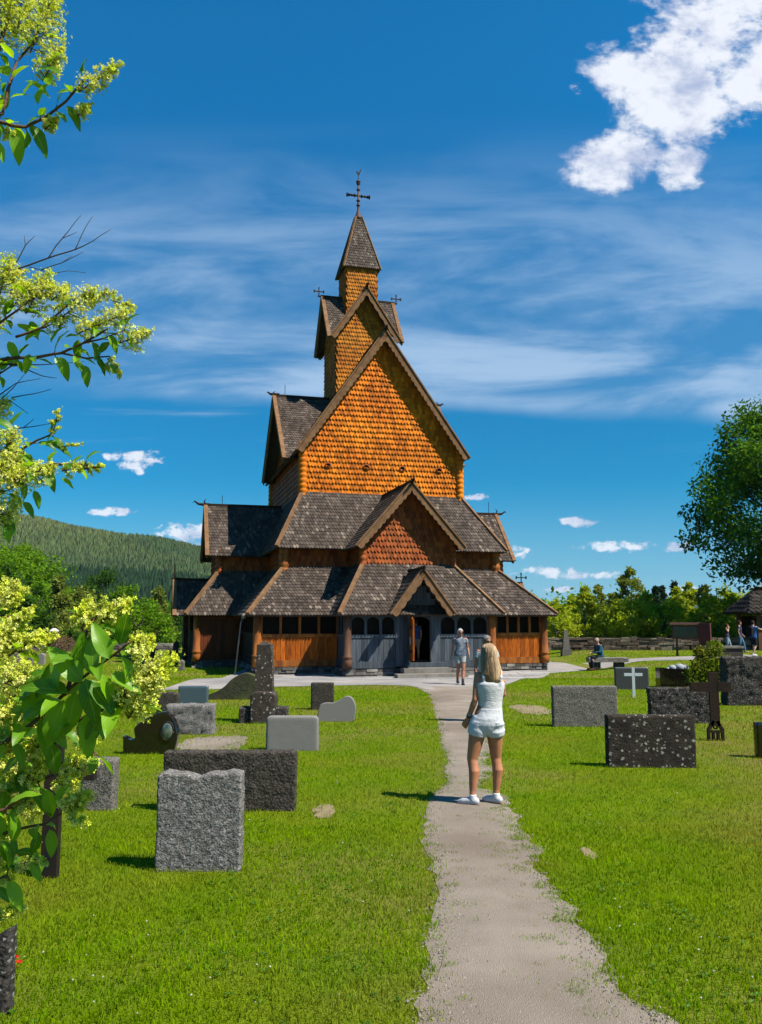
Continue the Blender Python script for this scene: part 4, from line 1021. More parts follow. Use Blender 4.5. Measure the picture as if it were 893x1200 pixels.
# dry-stone wall: every stone a block, one object
wx0, wy = G(640, 766).x, G(660, 766).y + 1.2
m = MB(); x_end = 30; z = 0; courses = [.16, .15, .15, .14, .12]
for ci, hgt in enumerate(courses):
    x = wx0 - random.random()*.4
    while x < x_end:
        ww = random.uniform(.25, .75)*(1.4 if ci == 4 else 1); yo = random.uniform(-.05, .05); j = lambda: random.uniform(-.02, .02)
        lo = (x+.012, wy-.28+yo+ci*.015, z+.008); hi = (x+ww-.012, wy+.28, z+hgt-.006+(random.uniform(-.03,.06) if ci == 4 else 0))
        x0_, y0_, z0_ = lo; x1_, y1_, z1_ = hi
        m.add([(x0_+j(),y0_+j(),z0_),(x1_+j(),y0_+j(),z0_),(x1_,y1_,z0_),(x0_,y1_,z0_),(x0_+j(),y0_+j(),z1_+j()),(x1_+j(),y0_+j(),z1_+j()),(x1_,y1_,z1_+j()),(x0_,y1_,z1_+j())],
              [(0,3,2,1),(4,5,6,7),(0,1,5,4),(1,2,6,5),(2,3,7,6),(3,0,4,7)]); x += ww
    z += hgt
m.box((wx0, wy-.18, 0), (x_end, wy+.2, z-.12), .1)
o = m.build('stone_wall', M('dry_stone', (.075,.055,.042), (.14,.11,.085), 2.5, rnd=.6, bump=.6, bscale=15, rough=.9, c3=(.2,.17,.13))); tag(o, 'long low dry-stone wall of dark mossy stones behind the lawn', 'wall')
# left churchyard wall seen past the shrub
m = MB(); z = gz(-25, 70); y = 68
for ci in range(5):
    x = -50
    while x < -16.5:
        ww = random.uniform(.4, 1.0); m.box((x+.015, y+random.uniform(-.05,.05), z+ci*.2+.01-.2), (x+ww-.015, y+.5, z+ci*.2)); x += ww
o = m.build('stone_wall', M('pale_stone', (.22,.19,.17), (.3,.27,.25), 2, rnd=.5, bump=.5, bscale=12)); tag(o, 'low pale stone churchyard wall far left behind the gravestones', 'wall')
# brown notice board on two posts
c = G(812, 772); c = Vector((at(812, 765, 43.5).x, 43.5, 0)); nb = empty('notice_board', tuple(c), radians(-28), 'brown boxed notice board on two grey posts before the stone wall', 'notice board')
m = MB(); m.box((-.95,-.12,.85),(.35,.12,1.55)); m.build('display_case', MT['browncol'], nb)
m = MB(); m.box((-.86,-.135,.93),(.26,-.122,1.47)); m.build('glass_front', M('dark_glass', (.02,.025,.03), rough=.1, spec=.8), nb)
m = MB(); m.box((.36,-.3,.55),(.9,.16,1.65)); m.build('side_box', M('red_brown_paint', (.14,.045,.04), (.10,.035,.03), 3, rough=.6), nb)
m = MB(); m.prism([(-1.05,-.25,1.56),(.42,-.25,1.56),(.42,0,1.68),(-1.05,0,1.68)], (0,.02,.03)); m.prism([(-1.05,.25,1.56),(.42,.25,1.56),(.42,0,1.68),(-1.05,0,1.68)], (0,-.02,.03)); m.build('cover_roof', MT['dark'], nb)
for x in (.45, .78):
    m = MB(); m.box((x-.05,-.06,-.05),(x+.05,.06,.6)); m.build('leg', M('grey_post', (.4,.4,.38)), nb)
m = MB(); m.box((-.8,-.05,-.05),(-.7,.05,.86)); m.build('leg', MT['browncol'], nb)
# long low box tomb near the walkers
c, w, h = place(832, 868, 757, 770)
bt = empty('box_tomb', tuple(c), 0, 'low brown rectangular railed tomb beside the three walkers', 'tomb')
m = MB(); m.box((-w/2,-.3,-.05),(w/2,.3,h-.1)); m.build('tomb_body', MT['granite_dark'], bt)
m = MB(); m.box((-w/2-.05,-.36,h-.1),(w/2+.05,.36,h)); m.build('tomb_lid', MT['slabstone'], bt)
m = MB(); m.box((-w/2-.2,-.5,-.05),(w/2+.9,.5,.05)); m.build('kerb', MT['slabstone'], bt)
# gatehouse
gy = 50.; gx0 = at(852, 718, gy).x
gh = empty('gatehouse', (gx0+4.9, gy+1.8, 0), 0, 'small dark timber lychgate building with a hipped shingled roof at the right', 'gatehouse')
ez = at(860, 718, gy).z; rz_ = at(873, 691, gy+1.8).z
m = MB(); a, b = 3.7, 1.9
P = [(-a,-b,ez),(a,-b,ez),(a,b,ez),(-a,b,ez),(-a+1.15,0,rz_),(a-1.15,0,rz_)]
for f, ow in (((0,1,5,4),(0,-1,1)),((1,2,5),(1,0,1)),((2,3,4,5),(0,1,1)),((3,0,4),(-1,0,1))):
    pl_ = [P[i] for i in f]; slab(m, pl_, ow, .12); shingles(m, pl_, ow, row=.36, wid=.3, th=.05)
m.build('roof', M('dark_shakes', (.028,.024,.021), (.045,.038,.033), 2, rnd=.35, bump=.3, bscale=14), gh)
m = MB(); m.box((-a+1.1,-.1,rz_-.02),(a-1.1,.1,rz_+.09)); m.build('ridge_board', MT['dark'], gh)
for x in (-2.9, -.9, .9, 2.9):
    for y in (-1.4, 1.4):
        m = MB(); m.box((x-.11,y-.11,-.02),(x+.11,y+.11,ez+.15)); m.build('post', MT['browncol'], gh)
for y in (-1.4, 1.4):
    m = MB(); m.box((-3.1,y-.09,ez-.12),(3.1,y+.09,ez+.08)); m.build('beam', MT['browncol'], gh)
for x in (-1.9, 1.9):
    for y in (-1.4, 1.4):
        m = MB(); m.box((x-.88,y-.04,.05),(x+.88,y+.04,1.1)); m.build('side_panel', MT['dark'], gh)
m = MB()
for i in range(6): m.box((-2.78+i*.3, 1.35, .1), (-2.5+i*.3, 1.43, ez-.2))
m.build('back_panel', MT['dark'], gh)
# lamp post far left
c = Vector((at(62, 770, 60).x, 60, gz(-22, 60))); zt = at(62, 736, 60).z - c.z
lp = empty('lamp_post', tuple(c), 0, 'black path lamp with a flat white cap far left before the trees', 'street lamp')
m = MB(); m.tube([(0,0,-.1),(0,0,zt-.75)], .07, 10); m.build('pole', MT['metal_dark'], lp)
m = MB(); m.tube([(0,0,zt-.78),(0,0,zt-.7),(0,0,zt-.25)], [.12,.2,.24], 12); m.build('lantern', M('lantern_glass', (.12,.13,.14), rough=.2, spec=.6), lp)
m = MB(); m.tube([(0,0,zt-.25),(0,0,zt-.2),(0,0,zt-.02)], [.32,.34,.12], 14); m.build('lamp_cap', M('white_cap', (.8,.8,.78)), lp)
# white house behind the trees on the left
def house(px0, px1, ye, yb, Y, wallm, roofm, label, rise=2.4, dep=8):
    x0, x1 = at(px0, yb, Y).x, at(px1, yb, Y).x; zb_ = min(gz(x0, Y), at(px0, yb, Y).z) ; ze_ = at(px0, ye, Y).z
    h = empty('house', ((x0+x1)/2, Y+dep/2, zb_), 0, label, 'house'); hw = (x1-x0)/2; H_ = ze_-zb_
    m = MB(); m.box((-hw,-dep/2,-.3),(hw,dep/2,H_)); m.prism([(-hw,-dep/2,H_),(-hw,dep/2,H_),(-hw,0,H_+rise-.1)], (hw*2,0,0)); m.build('wall', wallm, h)
    m = MB(); slab(m, [(-hw-.4,-dep/2-.4,H_-.1),(hw+.4,-dep/2-.4,H_-.1),(hw+.4,0,H_+rise),(-hw-.4,0,H_+rise)], (0,-1,1), .15); slab(m, [(-hw-.4,dep/2+.4,H_-.1),(hw+.4,dep/2+.4,H_-.1),(hw+.4,0,H_+rise),(-hw-.4,0,H_+rise)], (0,1,1), .15)
    m.build('roof', roofm, h)
    for i in range(3):
        x = -hw+hw*2*(i+.5)/3; m = MB(); m.box((x-.5,-dep/2-.05,H_*.45),(x+.5,-dep/2-.01,H_*.8)); f = m.build('window', M('window_white', (.7,.7,.7)), h)
        m = MB(); m.box((x-.4,-dep/2-.07,H_*.49),(x+.4,-dep/2-.052,H_*.76)); m.build('pane', M('window_glass', (.03,.04,.05), rough=.1, spec=.7), f)
    m = MB(); m.box((hw*.3,-.4,H_+rise-.6),(hw*.3+.8,.4,H_+rise+.7)); m.build('chimney', M('brick_chimney', (.25,.12,.09)), h)
house(190, 222, 752, 764, 150, M('pale_blue_wood', (.40,.45,.52), rough=.8), M('grey_roof', (.28,.32,.37), (.34,.38,.43), 2), 'pale house with a blue-grey roof between the trees and the church')
house(118, 146, 752, 762, 165, M('cream_wood', (.6,.57,.5)), M('tile_roof', (.22,.11,.09)), 'cream house with a reddish roof behind the shrub, far left')
house(30, 58, 742, 752, 190, M('dark_red_wood', (.25,.05,.04)), M('grey_roof_dark', (.18,.17,.18)), 'dark red house with a grey roof left of the path lamp')
# far gravestones on the left
far = [(205,751,777,6,'granite_dark','slim dark pointed memorial left of the church, before the pale house'),(197,762,780,8,'granite_dark','short dark headstone beside the slim dark memorial'),
       (178,752,776,5,'granite_dark','narrow dark memorial post just right of the yellow flowers'),(186,765,783,9,'granite_mid','low grey headstone between two narrow dark memorials'),
       (18,762,790,7,'granite_mid','grey headstone low at the far left behind the yellow panicles'),(34,768,786,6,'granite_mid','small grey headstone below the path lamp'),
       (48,765,779,8,'smooth_grey','pale headstone near the far wall below the lamp'),(212,773,786,7,'granite_mid','small stone at the corner of the church forecourt')]
for px, yt, yb, ww, mt, lb in far: stone(px-ww/2, px+ww/2, yt, yb, .2, mt, lb, amp=.01, res=.1, top=lambda t: 1-.15*abs(t-.5)*2)
# ================================================================== PEOPLE
def skinmat(c, n='skin'): return M(n, c, tuple(v*.85 for v in c), 12, rough=.5, spec=.35)
SK_TAN = skinmat((.60,.25,.125)); SK = skinmat((.60,.32,.21)); SK_RED = skinmat((.55,.23,.14))
def ringloft(m, rings, n=16):
    """rings: (centre, axis_a, axis_b, ra, rb[, squareness]) closed with caps"""
    vs = []; fs = []
    for r in rings:
        c, a, b, ra, rb = [Vector(x) if i < 3 else x for i, x in enumerate(r[:5])]
        for k in range(n):
            q = 2*pi*k/n; vs.append(c+a*cos(q)*ra+b*sin(q)*rb)
    for i in range(len(rings)-1):
        for k in range(n): fs.append((i*n+k, i*n+(k+1) % n, (i+1)*n+(k+1) % n, (i+1)*n+k))
    fs.append(tuple(reversed(range(n)))); fs.append(tuple((len(rings)-1)*n+k for k in range(n)))
    m.add(vs, fs, .5)
def capsule_chain(m, pts, rads, n=14):
    """tapered limb with rounded ends"""
    pts = [Vector(p) for p in pts]; P = []; R_ = []
    d0 = (pts[0]-pts[1]).normalized(); d1 = (pts[-1]-pts[-2]).normalized()
    P += [pts[0]+d0*rads[0]*.9, pts[0]+d0*rads[0]*.6]; R_ += [rads[0]*.3, rads[0]*.78]
    for i in range(len(pts)): P.append(pts[i]); R_.append(rads[i])
    P += [pts[-1]+d1*rads[-1]*.6, pts[-1]+d1*rads[-1]*.9]; R_ += [rads[-1]*.78, rads[-1]*.3]
    m.tube(P, R_, n)
def remesh(o, vox, smooth=4, fac=.5):
    r = o.modifiers.new('remesh', 'REMESH'); r.mode = 'VOXEL'; r.voxel_size = vox; r.use_smooth_shade = True
    s = o.modifiers.new('smooth', 'SMOOTH'); s.iterations = smooth; s.factor = fac; return o
def hand(m, wrist, d, palm_n, s=1., curl=.5, side=1):
    """palm, four bent fingers of different lengths and a thumb leaving the side of the palm"""
    d = Vector(d).normalized(); pn = Vector(palm_n); pn = (pn-d*pn.dot(d)).normalized(); l = d.cross(pn)*side
    w = Vector(wrist)
    ringloft(m, [(w-d*.01*s, l, pn, .022*s, .018*s), (w+d*.03*s, l, pn, .032*s, .016*s), (w+d*.07*s, l, pn, .040*s, .015*s), (w+d*.088*s, l, pn, .036*s, .012*s)], 12)
    for i, (off, ln) in enumerate(((-.029,.066), (-.010,.076), (.010,.071), (.028,.056))):
        p = w+d*.078*s+l*off*s; dd = d; pts = [p-d*.02*s, p]; c = curl*(1+.15*i)
        for k, f in enumerate((.42,.32,.26)):
            a = c*(.5+.35*k); dd = (dd*cos(a)+pn*sin(a)).normalized(); p = p+dd*ln*s*f; pts.append(p)
        m.tube(pts, [.0095*s, .0095*s, .009*s, .008*s, .0065*s], 8)
    p = w+d*.022*s-l*.026*s; dd = (d*.65-l*.65+pn*.35).normalized(); p2 = p+dd*.038*s; d3 = (dd+d*.5+pn*.2).normalized(); m.tube([p-dd*.01*s, p, p2, p2+d3*.028*s], [.011*s, .012*s, .0105*s, .007*s], 8)
def head_mesh(m, c, f, up, s=1.):
    """skull, jaw, nose, ears; c = centre of the head, f = facing"""
    f = Vector(f).normalized(); up = Vector(up).normalized(); l = f.cross(up).normalized(); f = up.cross(l)
    R_ = []
    for z, ra, rb, off in ((-.118,.022,.022,.045),(-.108,.036,.038,.038),(-.09,.047,.062,.022),(-.06,.058,.078,.010),(-.03,.066,.086,.004),(0,.072,.092,0),(.03,.075,.096,-.003),(.06,.072,.093,-.006),(.085,.060,.078,-.008),(.103,.040,.052,-.010),(.112,.016,.02,-.010)):
        R_.append((Vector(c)+up*z*s+f*off*s, l, f, ra*s, rb*s))
    ringloft(m, R_, 18)
    b = Vector(c); m.tube([b+f*.085*s+up*.012*s, b+f*.100*s-up*.012*s, b+f*.112*s-up*.03*s, b+f*.09*s-up*.04*s], [.008*s,.011*s,.014*s,.008*s], 8)
    m.tube([b+f*.085*s-up*.066*s-l*.02*s, b+f*.093*s-up*.064*s, b+f*.085*s-up*.066*s+l*.02*s], [.006*s,.009*s,.006*s], 6)
    for q in (-1, 1): ringloft(m, [(b+l*q*.066*s-f*.002*s-up*.005*s, f, up, .012*s, .022*s), (b+l*q*.082*s-f*.010*s, f, up, .016*s, .032*s), (b+l*q*.086*s-f*.012*s, f, up, .011*s, .024*s)], 8)
def face_parts(c, f, up, s, parent, glasses=False, hairm=None):
    f = Vector(f).normalized(); up = Vector(up).normalized(); l = f.cross(up).normalized(); c = Vector(c)
    if glasses:
        m = MB()
        for q in (-1, 1): ringloft(m, [(c+f*.094*s+l*q*.033*s+up*.004*s, l, up, .027*s, .020*s), (c+f*.104*s+l*q*.033*s+up*.004*s, l, up, .027*s, .020*s)], 12)
        m.tube([c+f*.1*s-l*.012*s+up*.01*s, c+f*.1*s+l*.012*s+up*.01*s], .004*s, 6)
        for q in (-1, 1): m.tube([c+f*.094*s+l*q*.06*s+up*.01*s, c+l*q*.082*s+up*.01*s], .003*s, 6)
        m.build('sunglasses', MT['black_polish'], parent); return
    for q in (-1, 1):
        m = MB(); ringloft(m, [(c+f*.080*s+l*q*.032*s, l, up, .013*s, .008*s), (c+f*.0915*s+l*q*.032*s, l, up, .010*s, .006*s)], 10); m.build('eye', MT['eye'], parent)
        m = MB(); m.tube([c+f*.09*s+l*q*.016*s+up*.022*s, c+f*.088*s+l*q*.048*s+up*.022*s], .004*s, 5); m.build('eyebrow', hairm or MT['inside'], parent)
MT['eye'] = M('eye_dark', (.03,.02,.015), rough=.2)
def hair_short(c, f, up, s, mat, parent, cover=.2, name='hair', k=1.07):
    f = Vector(f).normalized(); up = Vector(up).normalized(); l = f.cross(up).normalized(); m = MB(); n = 24; vs = []; fs = []; rows = 9; c = Vector(c)
    for j in range(rows+1):
        for i in range(n):
            q = 2*pi*i/n; fw = cos(q)   # front
            lim = radians(lerp_(118, 55, max(0, fw)**.7)) if fw > 0 else radians(lerp_(118, 128, -fw)); th = lim*j/rows
            r = 1+.03*noise.noise(Vector((cos(q)*4, sin(q)*4, j*.8)))
            vs.append(c-f*.004*s+up*.012*s+(f*cos(q)*.099*s*k+l*sin(q)*.079*s*k)*sin(th)*r+up*.106*s*k*cos(th)*r)
    for j in range(rows):
        for i in range(n): fs.append((j*n+i, (j+1)*n+i, (j+1)*n+(i+1) % n, j*n+(i+1) % n))
    m.add(vs, fs, .5); o = m.build(name, mat, parent, smooth=True); sd = o.modifiers.new('thick', 'SOLIDIFY'); sd.thickness = .012; sd.offset = 0; return o
def lerp_(a, b, t): return a+(b-a)*t
def person(label, loc, yaw, J, s=1., skin=None, top=None, bottom=None, shoes=None, hair=None, glasses=False, group=None, fem=False, sleeve=.45, leglen=.4, vox=.012, top_kind='tshirt',
           hand_curl=.6, socks=None, name='person', waist=1.0):
    """J: joints in the figure's own frame (x = its left, y = behind it, z up), metres for a 1.70 m figure, facing -y"""
    root = empty(name, tuple(loc), yaw, label, 'person', group); root.scale = (s, s, s)
    V3 = Vector; f = V3((0,-1,0)); up = V3((0,0,1)); X = V3((1,0,0)); Y = V3((0,1,0))
    pel, chest, nk, hd = (V3(J[k]) for k in ('pelvis','chest','neck','head')); tf = V3(J.get('look', (0,-1,0)))
    m = MB(); sp = (chest-pel); spn = sp.normalized(); lat = V3(J.get('lat', (1,0,0))).normalized(); dep = spn.cross(lat)
    hipw, wst, chw = (.168,.122,.150) if fem else (.160,.148,.172)
    hipw *= waist; wst *= waist
    tor = [(-.13,.10,.085),(-.07,hipw*.93,.112),(0,hipw,.118),(.08,hipw*.92,.108),(.17,wst,.092),(.24,wst*1.02,.092),(.33,chw,.108),(.42,chw*1.08,.112),(.49,chw*1.02,.098),(.54,chw*.72,.07),(.575,.07,.058)]
    Ltot = .55; scl = ((nk-pel).length)/.60
    def tc_(z):   # point on the bent spine
        t = z*scl/((chest-pel).length)
        return pel+(chest-pel)*t if t < 1 else chest+(nk-chest)*((t-1)*((chest-pel).length)/max(.01, (nk-chest).length))
    rings = [(tc_(z), lat, dep, a*(.86 if top_kind == 'tanknone' else 1), b*(.92 if top_kind == 'tanknone' else 1)) for z, a, b in tor]
    ringloft(m, rings, 20)
    capsule_chain(m, [nk-V3((0,0,.03)), nk.lerp(hd, .5)], [.056,.052]); head_mesh(m, hd, tf, J.get('headup', (0,0,1)))
    for q in ('L', 'R'):
        sh, el, wr = (V3(J[k+q]) for k in ('sh','el','wr')); w_ = .86 if fem else 1.
        capsule_chain(m, [sh.lerp(tc_(.47), .35), sh, sh.lerp(el,.35), sh.lerp(el,.75), el, el.lerp(wr,.25), el.lerp(wr,.65), wr], [r*w_ for r in (.062,.058,.050,.043,.038,.041,.033,.026)])
        side = 1 if q == 'L' else -1
        hd_ = (wr-el).normalized(); pn = V3(J.get('palm'+q, (-side, 0, 0))); hand(m, wr, (hd_+V3(J.get('hd'+q, (0,0,0)))), pn, 1.0, hand_curl, side=-side)
        hp, kn, an = (V3(J[k+q]) for k in ('hp','kn','an')); w_ = 1.06 if fem else 1.
        bend = V3(J.get('toe'+q, (0,-1,0))).normalized()
        back = -bend
        capsule_chain(m, [hp, hp.lerp(kn,.3), hp.lerp(kn,.7), kn, kn.lerp(an,.12)+back*.008, kn.lerp(an,.32)+back*.022, kn.lerp(an,.6)+back*.010, kn.lerp(an,.85), an], [r*w_ for r in (.092,.086,.068,.054,.052,.058,.046,.034,.034)])
        toe = bend; flr = an.z-.075
        capsule_chain(m, [an-toe*.035-up*.04, an+toe*.04-up*.045, an+toe*.12-up*.055, an+toe*.155-up*.06], [.033,.036,.032,.02])
    bd = m.build('body', skin, root); remesh(bd, vox, 5)
    face_parts(hd, tf, (0,0,1), 1, root, glasses)
    # ---- clothes
    inf = .014
    if top_kind in ('tshirt', 'sweater', 'tank') and top:
        m = MB(); rr = [(tc_(z), lat, dep, a+inf*(1.4 if z < .3 else 1), b+inf*(1.4 if z < .3 else 1)) for z, a, b in tor if z >= (-.07 if top_kind != 'tank' else .02)]
        if top_kind == 'tank': rr = rr[:-2]
        else: rr = rr[:-1]+[(tc_(.565), lat, dep, .085, .072)]
        ringloft(m, rr, 24)
        if top_kind != 'tank':
            for q in ('L', 'R'):
                sh, el, wr = (V3(J[k+q]) for k in ('sh','el','wr')); fr_ = sleeve
                if fr_ <= 1: pts = [sh+V3((0,0,.030)), sh+V3((0,0,.018)), sh-V3((0,0,.008)), sh.lerp(el, fr_*.5), sh.lerp(el, fr_)]; rd = [.02,.042,.056,.060,.063]
                else: pts = [sh+V3((0,0,.02)), sh, sh.lerp(el,.5), el, el.lerp(wr,.5), el.lerp(wr,.92)]; rd = [.040,.066,.060,.054,.046,.038]
                m.tube(pts, rd, 14)
        o = m.build('shirt' if top_kind != 'sweater' else 'sweater', top, root); remesh(o, vox*.9, 4)
    if bottom:
        m = MB(); ringloft(m, [(tc_(z), lat, dep, a+.012, b+.012) for z, a, b in ((-.13,.12,.10),(-.07,hipw*.95,.116),(0,hipw*1.02,.122),(.08,hipw*.95,.112),(.11,hipw*.9,.105))], 24)
        for q in ('L', 'R'):
            hp, kn, an = (V3(J[k+q]) for k in ('hp','kn','an'))
            if leglen <= 1: m.tube([hp.lerp(pel,.2), hp, hp.lerp(kn, leglen*.5), hp.lerp(kn, leglen)], [.10,.108,.108-.015*leglen,.104-.02*leglen], 16)
            else: m.tube([hp.lerp(pel,.2), hp, hp.lerp(kn,.5), kn, kn.lerp(an,.4), kn.lerp(an,.95)], [.10,.104,.088,.07,.068,.056], 16)
        o = m.build('shorts' if leglen <= 1 else 'trousers', bottom, root); remesh(o, vox*.9, 3)
    for q in ('L', 'R'):
        an = V3(J['an'+q]); toe = V3(J.get('toe'+q, (0,-1,0))).normalized()
        if shoes:
            m = MB(); capsule_chain(m, [an-toe*.045-up*.042, an+toe*.04-up*.045, an+toe*.12-up*.052, an+toe*.165-up*.060], [.042,.044,.041,.028]); 
            sidev = toe.cross(up); flz = an.z-.088
            m.add([an+toe*a+sidev*b+V3((0,0,flz-an.z+h)) for h in (0,.022) for a, b in ((-.085,-.03),(-.085,.03),(.05,.048),(.15,.044),(.195,.0),(.15,-.044),(.05,-.048))],
                  [(0,1,2,3,4,5,6),(13,12,11,10,9,8,7)]+[(i, i+7, (i+1) % 7+7, (i+1) % 7) for i in range(7)], .5)
            o = m.build('shoe', shoes, root); remesh(o, min(vox, .008), 3)
        if socks:
            m = MB(); m.tube([an-up*.02, an+up*.03, an+up*socks[1]], [.042,.040,.043], 14); m.build('sock', socks[0], root, smooth=True)
    if hair: hair_short(hd, tf, (0,0,1), 1, hair, root)
    return root
def stand(**k):
    J = dict(pelvis=(0,0,.93), chest=(0,.0,1.28), neck=(0,.01,1.475), head=(0,-.01,1.588), shL=(.172,.01,1.395), shR=(-.172,.01,1.395), elL=(.225,.03,1.12), elR=(-.225,.03,1.12),
             wrL=(.235,-.04,.88), wrR=(-.235,-.04,.88), hpL=(.088,0,.86), hpR=(-.088,0,.86), knL=(.098,-.01,.48), knR=(-.098,-.01,.48), anL=(.10,.02,.088), anR=(-.10,.02,.088)); J.update(k); return J
white = M('white_cotton', (.80,.81,.83), (.72,.73,.76), 14, rough=.85, bump=.35, bscale=26, stretch=(1,1,2.2))
denim = M('blue_denim', (.10,.19,.33), (.16,.27,.42), 25, rough=.9)
# --- foreground woman, seen from behind, turned a little to the left; frame: x = picture left when facing away
S_W = .535  # crop px to metres is handled below
c = G(572, 943)
def cv(cx, cy, dy): # measurements on an enlarged crop -> own frame (x mirrored, because she faces away)
    return (-(cx-372)/529., dy, (1085-cy)/529.)
J = dict(pelvis=(0.005,0,.90), chest=cv(388,415,.0), neck=cv(390,325,.0), head=cv(391,248,-.015), look=(.30,-1,-.10),
         shL=cv(326,362,.0), shR=cv(455,360,-.02), elL=cv(303,500,.05), elR=cv(474,470,-.06), wrL=cv(268,607,-.02), wrR=cv(445,510,-.24),
         hpL=(.085,0,.84), hpR=(-.082,0,.84), knL=cv(285,835,.0), knR=cv(424,830,-.05), anL=cv(283,1030,.06), anR=cv(421,1020,-.02), toeL=(.92,-.4,0), toeR=(.80,-.6,0),
         lat=(1,.22,0), hdL=(.25,0,-.15), palmL=(-.3,-1,0))
J['anL'] = (J['anL'][0], J['anL'][1], .092); J['anR'] = (J['anR'][0], J['anR'][1], .092)
wom = person('woman with long blonde hair, white tank top and white shorts on the path', c, pi, J, 1.0, SK_TAN, None, None, None, None, fem=True, vox=.006, top_kind='tanknone')
# clothes for her, shaped separately
def local_loft(name, rings, mat, parent, n=32, vox=.006, sm_=3, extra=None):
    m = MB(); ringloft(m, rings, n)
    if extra: extra(m)
    o = m.build(name, mat, parent); remesh(o, vox, sm_); return o
lat = Vector((1,.22,0)).normalized(); dep = Vector((-.22,1,0)).normalized()
def wr_(cx, cy, a, b, dy=0.): return (Vector(cv(cx, cy, dy)), lat, dep, a, b)
def straps(m):
    for q, (x0, x1) in enumerate(((360, 352), (440, 449))):
        m.tube([Vector(cv(x0, 418, .075)), Vector(cv(x1, 372, .088)), Vector(cv(x1+(3 if q else -3), 338, .055)), Vector(cv(x1+(1 if q else -1), 333, .0)), Vector(cv(x1, 350, -.08)), Vector(cv(x0, 400, -.10))], [.028,.022,.018,.016,.02,.026], 10)
local_loft('tank_top', [wr_(389,560,.136,.106), wr_(390,550,.134,.105), wr_(392,540,.132,.104), wr_(392,510,.134,.105), wr_(392,470,.150,.116), wr_(393,440,.160,.126), wr_(394,412,.162,.128), wr_(396,400,.145,.116)], white, wom, extra=straps, sm_=7)
def legs_(m):
    m.tube([Vector((0,.0,.93)), Vector((0,.01,.84)), Vector((0,.01,.765))], [.09,.125,.07], 18)
    for q in ('L', 'R'):
        hp, kn = Vector(J['hp'+q]), Vector(J['kn'+q]); k = kn if q == 'R' else kn
        m.tube([Vector((hp.x*.85,.005,.925)), hp+Vector((0,.012,0)), hp.lerp(k,.15)+Vector((0,.008,0)), hp.lerp(k,.30)], [.086,.110,.111,.105], 20)
        m.tube([Vector((hp.x*.75,.02,.93)), hp+Vector((0,.040,.02)), hp+Vector((0,.028,-.05))], [.05,.086,.075], 14)
local_loft('shorts', [wr_(372,690,.11,.075,.01), wr_(372,668,.150,.105,.01), wr_(373,640,.172,.124,.01), wr_(378,605,.166,.129,.005), wr_(386,572,.147,.113), wr_(390,548,.137,.108)], M('white_linen', (.78,.80,.84), (.70,.73,.79), 18, rough=.9, bump=.4, bscale=32), wom, extra=legs_, sm_=14)
for q in ('L', 'R'):
    an = Vector(J['an'+q]); toe = Vector(J['toe'+q]).normalized(); up = Vector((0,0,1)); sd = toe.cross(up)
    m = MB(); capsule_chain(m, [an-toe*.035-up*.040, an+toe*.04-up*.042, an+toe*.11-up*.052, an+toe*.150-up*.058], [.040,.042,.040,.028]); m.tube([an-up*.03, an+up*.008], [.043,.040], 16)
    o = m.build('shoe', M('white_trainer', (.74,.75,.78), rough=.6), wom); remesh(o, .006, 3)
    m = MB(); m.add([an+toe*a*1.04+sd*b*1.02+Vector((0,0,-.092+h)) for h in (0,.024) for a, b in ((-.078,-.026),(-.078,.026),(.0,.036),(.05,.042),(.12,.042),(.165,.026),(.18,0),(.165,-.026),(.12,-.042),(.05,-.042),(.0,-.036))],
        [tuple(range(11)), tuple(reversed(range(11,22)))]+[(i, i+11, (i+1) % 11+11, (i+1) % 11) for i in range(11)], .5); m.build('sole', M('tan_sole', (.35,.25,.2), rough=.8), wom)
    m = MB(); m.tube([an-up*.01, an+up*.028], [.040,.037], 16); m.build('sock', white, wom, smooth=True)
# wrist watch
a = Vector(J['elL']); b = Vector(J['wrL']); dv = (b-a).normalized(); m = MB(); m.tube([b-dv*.014, b-dv*.03, b-dv*.006], [.030,.031,.030], 16)
m = MB(); m.tube([b-dv*.028, b-dv*.008], [.031,.031], 16); o = m.build('watch', MT['black_polish'], wom, smooth=True)
m = MB(); m.tube([b-dv*.050, b-dv*.040], [.032,.032], 16); m.build('bracelet', M('silver', (.6,.6,.58), rough=.3, metal=.9), wom, smooth=True)
# long blonde hair
HM = M('blonde_hair', (.44,.29,.15), (.68,.50,.30), 3, rough=.5, spec=.4, rnd=.35, c3=(.26,.15,.075), stretch=(9,9,.6), bump=.5, bscale=6)
hd = Vector(J['head'])
def hring(z, ax_, ay_, ox, oy): return (Vector((hd.x+ox, hd.y+oy, z)), Vector((1,0,0)), Vector((0,1,0)), ax_, ay_)
HR = [hring(1.706,.02,.02,0,.0), hring(1.695,.046,.058,0,.005), hring(1.665,.070,.090,0,.010), hring(1.62,.083,.106,0,.012), hring(1.56,.088,.104,0,.022), hring(1.50,.096,.084,-.002,.044), hring(1.44,.104,.060,-.008,.070), hring(1.38,.098,.044,-.014,.092), hring(1.33,.080,.030,-.022,.102), hring(1.29,.050,.018,-.034,.106), hring(1.26,.018,.008,-.044,.108)]
m = MB(); n = 56; vs = []; fs = []
for j, (c_, a_, b_, ra, rb) in enumerate(HR):
    for k in range(n):
        q = 2*pi*k/n; st_ = 1+.05*noise.noise(Vector((cos(q)*5, sin(q)*5, j*.12)))+.03*sin(q*19+noise.noise(Vector((q*2, j*.3, 0)))*3)
        vs.append(c_+a_*cos(q)*ra*st_+b_*sin(q)*rb*st_+Vector((0,0,.012*noise.noise(Vector((q*6, 3, 0))) if j > 7 else 0)))
for j in range(len(HR)-1):
    for k in range(n): fs.append((j*n+k, (j+1)*n+k, (j+1)*n+(k+1) % n, j*n+(k+1) % n))
m.add(vs, fs, .5)
